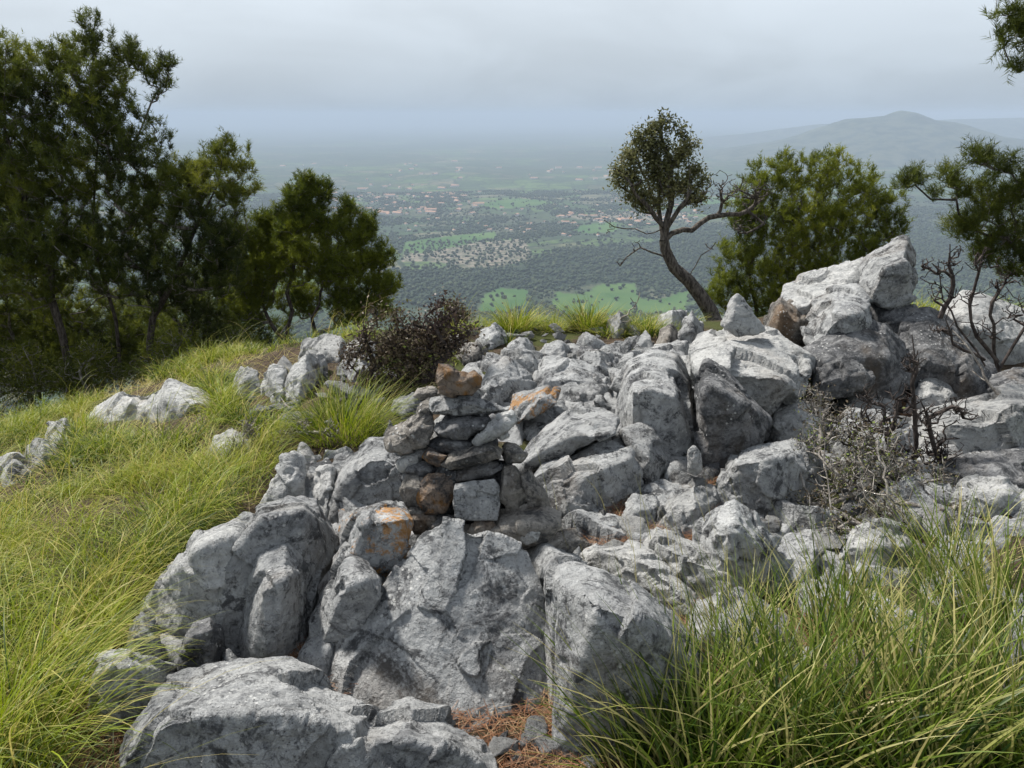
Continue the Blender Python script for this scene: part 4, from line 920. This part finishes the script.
bush('dead_bush', 'grey tangle of dead twigs sprawling over the lower right boulders', 'dead bush', P(870, 500, Y),
     lob([(815, 400, 20, .4), (835, 420, 28, .3), (870, 440, 34, .1), (900, 470, 34), (850, 470, 34), (820, 500, 28, -.1), (880, 510, 30, -.2), (940, 480, 26, .1), (810, 440, 22, .2), (900, 540, 26, -.3), (790, 470, 16, .1), (840, 530, 26, -.3), (960, 520, 26, -.2)], Y), 1200, 65, 'deadwood', .0017, nleaf=1, mat_l='leaf_brown', L=.014, spread=.03, tint=(.6, .3), step=.07, wig=.4, maxr=.011)
q = gpt(245, 455)
bush('dead_bush', 'low heap of brown dead twigs at the grass edge below the round tuft', 'dead bush', q + np.array([0, 0, .0]),
     lob([(235, 445, 16), (255, 455, 18), (250, 425, 16), (285, 435, 16), (300, 425, 14), (330, 430, 12), (230, 470, 12)], q[1] + .05), 330, 66, 'deadwood', .002, step=.06, wig=.35, maxr=.008)
def branch(label, pts, r0, mat='deadwood'):
    r = np.random.default_rng(abs(hash(label[:3])) % 7 + 1); p = wiggle(pts, 10, .006, r); W = Wood([p], 3)
    W.grow(p[[5, 7, 8]] + r.normal(size=(3, 3)) * .05, .04, .3)
    rad = np.full(len(W.P), r0 * .4); rad[:10] = np.linspace(r0, r0 * .4, 10)
    V, Fc = W.tubes(rad, W.chains, 8); c = np.array(p[0])
    tag(link('dead_branch', np_mesh('dead_branch', V - c, Fc, 4), M[mat], loc=c), label, 'dead branch')
branch('pale bleached stick standing in the dead twig tangle', [P(897, 520, 2.75), P(885, 480, 2.8), P(880, 465, 2.85), P(878, 440, 2.9)], .008)
branch('long thin pale stem arching up left of the dead twig tangle', [P(836, 540, 2.8), P(830, 500, 2.9), P(824, 450, 3.), P(820, 400, 3.05)], .0045)
branch('bleached branch slanting down beside the blackish boulder', [P(1005, 400, 3.9), P(985, 380, 4.), P(975, 352, 4.1), P(952, 330, 4.2)], .009)
branch('forked grey stick on the ridge right of the middle green tuft', [P(612, 330, 6.), P(622, 318, 6.), P(636, 306, 6.), P(640, 292, 6.)], .009)
branch('dark crooked stick lying over the twigs at the grass edge', [gpt(262, 478), P(272, 466, 3.6), P(282, 455, 3.7), P(286, 450, 3.75)], .007, 'deadwood_dark')
branch('pale forked twig in the grass below the slim pine', [gpt(310, 432) + np.array([0, 0, .03]), gpt(300, 424) + np.array([0, 0, .04]), gpt(290, 416) + np.array([0, 0, .05]), gpt(282, 410) + np.array([0, 0, .08])], .009)
# ------------------------------------------------------------------ terrain sheet
az = np.concatenate([np.arange(-180, -44, 3.), np.arange(-44, 44, .16), np.arange(44, 180, 3.)])
rr = [.25]
while rr[-1] < 40: rr.append(rr[-1] * 1.02)
while rr[-1] < 1000: rr.append(rr[-1] * 1.05)
while rr[-1] < 7000: rr.append(rr[-1] * 1.009)
while rr[-1] < 60000: rr.append(rr[-1] * 1.035)
rr = np.array(rr); A, Rr = np.meshgrid(np.radians(az), rr)
X = (Rr * np.sin(A)).ravel(); Yg = (Rr * np.cos(A)).ravel(); Rf = Rr.ravel()
Z = ground(X, Yg)
near = Rf < 60
nz = .035 * fbm(np.stack([X, Yg, 0 * X], 1)[near] * 1.7, 4)
Z[near] += nz - .01
far = (Rf > 900)
plainn = 22 * fbm(np.stack([X, Yg, 0 * X], 1)[far] / 1500., 3)
Z[far] = np.maximum(Z[far], -400) + plainn * smooth(900, 1600, Rf[far])
def zplain(x, y):
    r_ = np.hypot(x, y); return -400 + 22 * fbm(np.stack([x, y, 0 * x], 1) / 1500., 3) * smooth(900, 1600, r_)
def back(px, py):       # pixel -> point of the plain
    a, b = ray(px, py); Y = 400 / -b; return np.array([a * Y, Y])
FIELDS = [[(478, 312), (486, 296), (500, 290), (528, 292), (526, 306), (508, 314)], [(552, 306), (556, 293), (582, 295), (600, 284), (634, 282), (640, 296), (656, 296), (690, 286), (686, 306), (640, 310), (600, 314), (560, 314)],
          [(404, 252), (404, 242), (450, 236), (494, 231), (498, 238), (460, 246), (420, 254)], [(572, 232), (580, 225), (616, 222), (618, 232), (590, 235)], [(690, 200), (730, 196), (740, 204), (700, 208)], [(470, 205), (520, 200), (560, 204), (500, 210)]]
TAN = [[(400, 262), (412, 244), (450, 240), (490, 242), (524, 240), (534, 262), (505, 266), (470, 268), (430, 262)], [(560, 216), (640, 212), (690, 216), (680, 222), (600, 222)]]
BELT = [[(370, 306), (384, 268), (440, 270), (520, 268), (560, 250), (700, 240), (1040, 236), (1040, 276), (690, 284), (600, 283), (556, 292), (530, 291), (500, 289), (484, 296), (474, 314)]]
# coordinates on the flat plain so the masks match what the pixels see
def pmask(x, y, polys, blur=0):
    px, py = project(np.stack([x, y, -400 + EYE * 0 + 0 * x], 1))
    m = np.zeros(len(x), bool)
    for p in polys: m |= inpoly(px, py, p)
    return m
POLY_F = [np.array([back(*p) for p in poly]) for poly in FIELDS]; POLY_B = [np.array([back(*p) for p in poly]) for poly in BELT]; POLY_T = [np.array([back(*p) for p in poly]) for poly in TAN]
def wmask(x, y, polys):
    jx = 6 * perlin(np.stack([x, y, 0 * x], 1) / 60.); jy = 6 * perlin(np.stack([x, y, 0 * x + 5], 1) / 60.)
    m = np.zeros(len(x), bool)
    for p in polys: m |= inpoly(x + jx, y + jy, [tuple(q) for q in p])
    return m
fm = np.zeros(len(X), np.float32); tm = np.zeros(len(X), np.float32)
fm[far] = wmask(X[far], Yg[far], POLY_F); tm[far] = wmask(X[far], Yg[far], POLY_T)
bm_ = np.zeros(len(X), np.float32); bm_[far] = wmask(X[far], Yg[far], POLY_B)
na = len(az); nr = len(rr)
i = (np.arange(nr - 1) * na)[:, None]; j = np.arange(na)[None]; j2 = (j + 1) % na
Fc = np.stack([i + j, i + j2, i + na + j2, i + na + j], 2).reshape(-1, 4)[:, ::-1]
mi = (Rf[Fc[:, 0]] > 700).astype(int)
V = np.stack([X, Yg, Z], 1)
# close the hole under the camera
V = np.concatenate([V, [[0, 0, float(ground(0, 0))]]]); 
me = np_mesh('ground', V, Fc, 4, np.concatenate([fm, [0]]), True, mi)
at = me.attributes.new('tan', 'FLOAT', 'POINT'); at.data.foreach_set('value', np.concatenate([tm, [0]]).astype(np.float32))
at = me.attributes.new('belt', 'FLOAT', 'POINT'); at.data.foreach_set('value', np.concatenate([bm_, [0]]).astype(np.float32))
def plain_mat():
    t = NT('farmland'); g = t.n('ShaderNodeNewGeometry').outputs['Position']
    def attr(n_): return t.n('ShaderNodeAttribute', attribute_name=n_).outputs['Fac']
    big = t.noise(g, 1 / 900., 5, .6); med = t.noise(g, 1 / 150., 5, .65); sm = t.noise(g, 1 / 25., 4, .7); tiny = t.noise(g, 1 / 9., 3, .7)
    vc = t.n('ShaderNodeTexVoronoi'); t.l(g, vc.inputs['Vector']); vc.inputs['Scale'].default_value = 1 / 170.
    mp = t.n('ShaderNodeSeparateColor'); t.l(vc.outputs['Color'], mp.inputs[0])
    c = t.mix(t.ramp(mp.outputs[0], .3, .7), (.045, .085, .03), (.10, .16, .045))
    c = t.mix(t.ramp(mp.outputs[1], .62, .8, 0, .8), c, (.20, .17, .115))
    c = t.mix(t.ramp(big, .42, .56, 0, .75), c, (.035, .055, .03))
    c = t.mix(t.ramp(med, .5, .64, 0, .8), c, (.03, .05, .028))
    c = t.mix(t.ramp(sm, .45, .6, 0, .8), c, (.03, .048, .026))
    c = t.mix(t.ramp(tiny, .60, .68, 0, .5), c, (.3, .27, .22))
    eg = t.voro(g, 1 / 170., 'DISTANCE_TO_EDGE'); c = t.mix(t.ramp(eg, .05, .03, 0, .85), c, (.025, .04, .022))
    c = t.mix(attr('belt'), c, (.022, .036, .02))
    c = t.mix(attr('tan'), c, t.mix(t.ramp(sm, .42, .6), (.22, .19, .15), (.07, .08, .05)))
    c = t.mix(attr('tint'), c, t.mix(t.ramp(med, .35, .65), (.045, .105, .03), (.08, .14, .042)))
    return t.finish(t.bsdf(c, .95, None, .1))
M['plain'] = plain_mat()
tag(link('ground', me, [M['soil'], M['plain']]), 'stony hillside falling to a green plain of fields and woods', 'ground', kind='structure')

# far ridge rising out of the plain at the right
def hill(name, label, prof, Y, depth, seed):
    xs = np.array([p[0] for p in prof], float); hs = np.array([P(p[0], p[1], Y)[2] + 400 for p in prof])
    u = np.linspace(xs[0], xs[-1], 220); w = np.linspace(-1, 1, 60)
    H = np.interp(u, xs, hs); U, Wv = np.meshgrid(u, w); xx = (U - 512) / F * Y / 1.056; yy = Y + Wv * depth
    base = np.interp(U, xs, hs)
    n = fbm(np.stack([xx.ravel() / 700, yy.ravel() / 700, 0 * xx.ravel() + seed], 1), 5).reshape(xx.shape)
    z = base * (1 - np.abs(Wv) ** 1.5) * (1 + .22 * n * np.abs(Wv) ** .5) - 402
    V = np.stack([xx.ravel(), yy.ravel(), z.ravel()], 1); a, b_ = xx.shape
    k = (np.arange(a - 1) * b_)[:, None] + np.arange(b_ - 1)[None]; Fc = np.stack([k, k + 1, k + b_ + 1, k + b_], 2).reshape(-1, 4)
    o = link(name, np_mesh(name, V, Fc, 4), M['hillwood']); tag(o, label, 'hill', kind='structure')
t = NT('wooded_hill'); g = t.n('ShaderNodeNewGeometry').outputs['Position']
M['hillwood'] = t.finish(t.bsdf(t.mix(t.ramp(t.noise(g, 1 / 120., 5, .7), .4, .6), (.03, .045, .028), (.09, .10, .06)), .95, None, .1))
hill('hill', 'bluish hill with a small peak above the plain at the right', [(640, 190), (700, 158), (760, 146), (800, 138), (832, 126), (850, 119), (872, 117), (888, 115), (900, 110), (914, 112), (930, 119), (960, 124), (985, 134), (1040, 142), (1120, 150), (1200, 176)], 8200, 1500, 1)
hill('hill', 'long faint ridge in the haze behind the peaked hill', [(560, 150), (680, 142), (760, 132), (820, 124), (1000, 118), (1200, 116), (1400, 135)], 12500, 1800, 4)

# trees of the plain (a far-off wood that reads as one mass) and farmhouses
fr = np.random.default_rng(77)
ico = bmesh.new(); bmesh.ops.create_icosphere(ico, subdivisions=1, radius=1); ico.verts.ensure_lookup_table()
IV = np.array([v.co[:] for v in ico.verts]); IF = np.array([[v.index for v in f.verts] for f in ico.faces]); ico.free()
n = 110000; d = np.sqrt(fr.uniform(1150 ** 2, 4600 ** 2, n)); a = fr.uniform(-38, 38, n); x = d * np.sin(np.radians(a)); y = d * np.cos(np.radians(a))
f_ = wmask(x, y, POLY_F); t_ = wmask(x, y, POLY_T)
dn = fbm(np.stack([x, y, 0 * x], 1) / 260., 3)
belt = 0
p_ = np.clip(.45 + 2.0 * dn + .8 * belt, .03, 1); p_[wmask(x, y, POLY_B)] = 1; p_[f_] = .05; p_[t_] = .3
k = fr.uniform(size=n) < p_
x, y = x[k], y[k]; n = len(x); s = fr.uniform(2.0, 5.8, n); z = zplain(x, y)
jit = 1 + .3 * fr.normal(size=(n, len(IV), 1)); V = IV[None] * jit * s[:, None, None] * np.array([1, 1, .85]); V = V + np.stack([x, y, z + s * .7], 1)[:, None]
Fc = (IF[None] + (np.arange(n) * len(IV))[:, None, None]).reshape(-1, 3)
tv = np.repeat(np.clip(.35 + .3 * perlin(np.stack([x, y, 0 * x], 1) / 90.) + fr.normal(size=n) * .2, 0, 1), len(IV))
M['wood'] = leaf_mat('far_woods', (.022, .040, .018), (.04, .06, .025), (.09, .105, .05), .1, .9)
tag(link('distant_woods', np_mesh('distant_woods', V.reshape(-1, 3), Fc, 3, tv), M['wood']), 'dark woods and scattered trees on the plain below', 'woods', kind='stuff')
print('far trees', n)
def simple(name, c):
    t = NT(name); g = t.n('ShaderNodeTexCoord').outputs['Object']; return t.finish(t.bsdf(t.mix(t.ramp(t.noise(g, .4, 3), .4, .6), c, tuple(v * .85 for v in c)), .9))
mw = simple('whitewash', (.74, .70, .64)); mr_ = simple('roof_tile', (.42, .25, .17))
def house_mesh(w, d, h):
    bm = bmesh.new()
    v = [bm.verts.new(p) for p in [(-w, -d, -3), (w, -d, -3), (w, d, -3), (-w, d, -3), (-w, -d, h), (w, -d, h), (w, d, h), (-w, d, h)]]
    for f in [(0, 1, 5, 4), (1, 2, 6, 5), (2, 3, 7, 6), (3, 0, 4, 7)]: bm.faces.new([v[i] for i in f])
    e = 1.08; u = [bm.verts.new(p) for p in [(-w * e, -d * e, h + .05), (w * e, -d * e, h + .05), (w * e, d * e, h + .05), (-w * e, d * e, h + .05), (-w * e, 0, h + d * .5), (w * e, 0, h + d * .5)]]
    for f in [(0, 1, 5, 4), (2, 3, 4, 5), (1, 2, 5), (3, 0, 4), (3, 2, 1, 0)]: bm.faces.new([u[i] for i in f]).material_index = 1
    me = bpy.data.meshes.new('farmhouse'); bm.to_mesh(me); bm.free(); me.materials.append(mw); me.materials.append(mr_); return me
HM = [house_mesh(6, 4.5, 4), house_mesh(9, 5, 5), house_mesh(14, 7, 6), house_mesh(24, 10, 7)]
def houses(n, box, big, label, group, seed):
    r = np.random.default_rng(seed)
    for i in range(n):
        p = back(r.uniform(box[0], box[2]), r.uniform(box[1], box[3])); 
        z = float(zplain(np.array([p[0]]), np.array([p[1]]))[0]) + .5
        o = bpy.data.objects.new('farmhouse', HM[int(r.choice(4, p=big))]); COL.objects.link(o); o.location = (p[0], p[1], z); o.rotation_euler = (0, 0, r.uniform(0, 3.1))
        tag(o, label, 'house', group)
houses(110, (330, 183, 480, 214), (.2, .3, .3, .2), 'pale house of the town on the plain behind the slim pine', 'houses of the town on the plain', 1)
houses(50, (556, 214, 700, 224), (.3, .4, .3, 0), 'pale farmhouse on the plain left of or behind the leaning tree', 'farmhouses near the leaning tree', 2)
houses(60, (400, 200, 700, 240), (.5, .4, .1, 0), 'lone pale farmhouse scattered over the middle of the plain', 'lone farmhouses on the plain', 3)
houses(40, (280, 160, 640, 180), (0, .1, .4, .5), 'far pale building almost lost in the haze', 'far buildings in the haze', 4)

# ------------------------------------------------------------------ haze, light, camera
bm = bmesh.new(); bmesh.ops.create_cube(bm, size=1)
for v in bm.verts: v.co = (v.co.x * 70000, v.co.y * 70000 , (-440 if v.co.z < 0 else 62))
hz = bpy.data.meshes.new('haze'); bm.to_mesh(hz); bm.free()
mt = bpy.data.materials.new('haze'); mt.use_nodes = True; nt = mt.node_tree; nt.nodes.clear(); o_ = nt.nodes.new('ShaderNodeOutputMaterial'); pv = nt.nodes.new('ShaderNodeVolumePrincipled')
pv.inputs['Color'].default_value = (.53, .625, .775, 1); pv.inputs['Density'].default_value = HAZE; pv.inputs['Anisotropy'].default_value = 0.; nt.links.new(pv.outputs[0], o_.inputs['Volume'])
tag(link('haze', hz, mt), 'grey blue haze lying over the plain', 'haze', kind='stuff')

w = bpy.data.worlds.new('World'); S.world = w; w.use_nodes = True; nt = w.node_tree; nt.nodes.clear()
def N_(ty, **k):
    x = nt.nodes.new(ty)
    for a, b in k.items(): setattr(x, a, b)
    return x
ELEV, ROT = math.radians(52), math.radians(-50)     # sun azimuth from +Y, negative = to the left
sky = N_('ShaderNodeTexSky', sky_type='NISHITA'); sky.sun_disc = False; sky.sun_elevation = ELEV; sky.sun_rotation = ROT; sky.dust_density = 4
tc = N_('ShaderNodeTexCoord'); sx = N_('ShaderNodeSeparateXYZ'); nt.links.new(tc.outputs['Generated'], sx.inputs[0])
# overcast dome: cloud deck projected on a plane above
dv = N_('ShaderNodeMath', operation='ADD'); nt.links.new(sx.outputs[2], dv.inputs[0]); dv.inputs[1].default_value = .35
sc_ = N_('ShaderNodeVectorMath', operation='DIVIDE'); cm = N_('ShaderNodeCombineXYZ')
for k in range(3): nt.links.new(dv.outputs[0], cm.inputs[k])
nt.links.new(tc.outputs['Generated'], sc_.inputs[0]); nt.links.new(cm.outputs[0], sc_.inputs[1])
n1 = N_('ShaderNodeTexNoise'); nt.links.new(sc_.outputs[0], n1.inputs['Vector']); n1.inputs['Scale'].default_value = 1.6; n1.inputs['Detail'].default_value = 6; n1.inputs['Roughness'].default_value = .5; n1.inputs['Distortion'].default_value = .5
mr1 = N_('ShaderNodeMapRange', interpolation_type='SMOOTHSTEP'); nt.links.new(n1.outputs['Fac'], mr1.inputs[0]); mr1.inputs[1].default_value = .32; mr1.inputs[2].default_value = .68; mr1.inputs[3].default_value = .93; mr1.inputs[4].default_value = 1.07
cr = N_('ShaderNodeValToRGB'); nt.links.new(sx.outputs[2], cr.inputs[0])
e = cr.color_ramp.elements; e[0].position = 0.0; e[0].color = (*SKY0, 1); e[1].position = .75; e[1].color = (*SKY2, 1)
x_ = cr.color_ramp.elements.new(.13); x_.color = (*SKY1, 1)
ml = N_('ShaderNodeVectorMath', operation='SCALE'); nt.links.new(cr.outputs[0], ml.inputs[0]); nt.links.new(mr1.outputs[0], ml.inputs['Scale'])
ml2 = N_('ShaderNodeVectorMath', operation='SCALE'); nt.links.new(ml.outputs[0], ml2.inputs[0]); ml2.inputs['Scale'].default_value = 10.
mx = N_('ShaderNodeMix', data_type='RGBA'); mx.inputs[0].default_value = .93; nt.links.new(sky.outputs[0], mx.inputs[6]); nt.links.new(ml2.outputs[0], mx.inputs[7])
bg = N_('ShaderNodeBackground'); nt.links.new(mx.outputs[2], bg.inputs[0]); bg.inputs[1].default_value = .1
wo = N_('ShaderNodeOutputWorld'); nt.links.new(bg.outputs[0], wo.inputs[0])

ld = bpy.data.lights.new('sun', 'SUN'); ld.energy = SUN; ld.angle = math.radians(7); ld.color = (1, .96, .90)
sun = bpy.data.objects.new('sun', ld); COL.objects.link(sun)
dirv = Vector((math.sin(ROT) * math.cos(ELEV), math.cos(ROT) * math.cos(ELEV), math.sin(ELEV)))
sun.rotation_euler = dirv.to_track_quat('Z', 'Y').to_euler()

cd = bpy.data.cameras.new('camera'); cam = bpy.data.objects.new('camera', cd); COL.objects.link(cam)
cd.sensor_width = 36; cd.lens = F / 1024 * 36; cd.clip_start = .05; cd.clip_end = 200000
cam.location = (0, 0, EYE); cam.rotation_euler = (math.radians(90) - PITCH, 0, 0); S.camera = cam
S.view_settings.view_transform = 'Standard'; S.view_settings.look = 'None'; S.view_settings.exposure = EXPO; S.view_settings.gamma = 1
S.view_settings.use_curve_mapping = False
cy_ = S.cycles; cy_.max_bounces = 6; cy_.diffuse_bounces = 3; cy_.glossy_bounces = 1; cy_.transmission_bounces = 3; cy_.volume_bounces = 1; cy_.transparent_max_bounces = 4
cy_.use_denoising = True; cy_.caustics_reflective = False; cy_.caustics_refractive = False
try: cy_.denoiser = 'OPENIMAGEDENOISE'
except Exception: pass
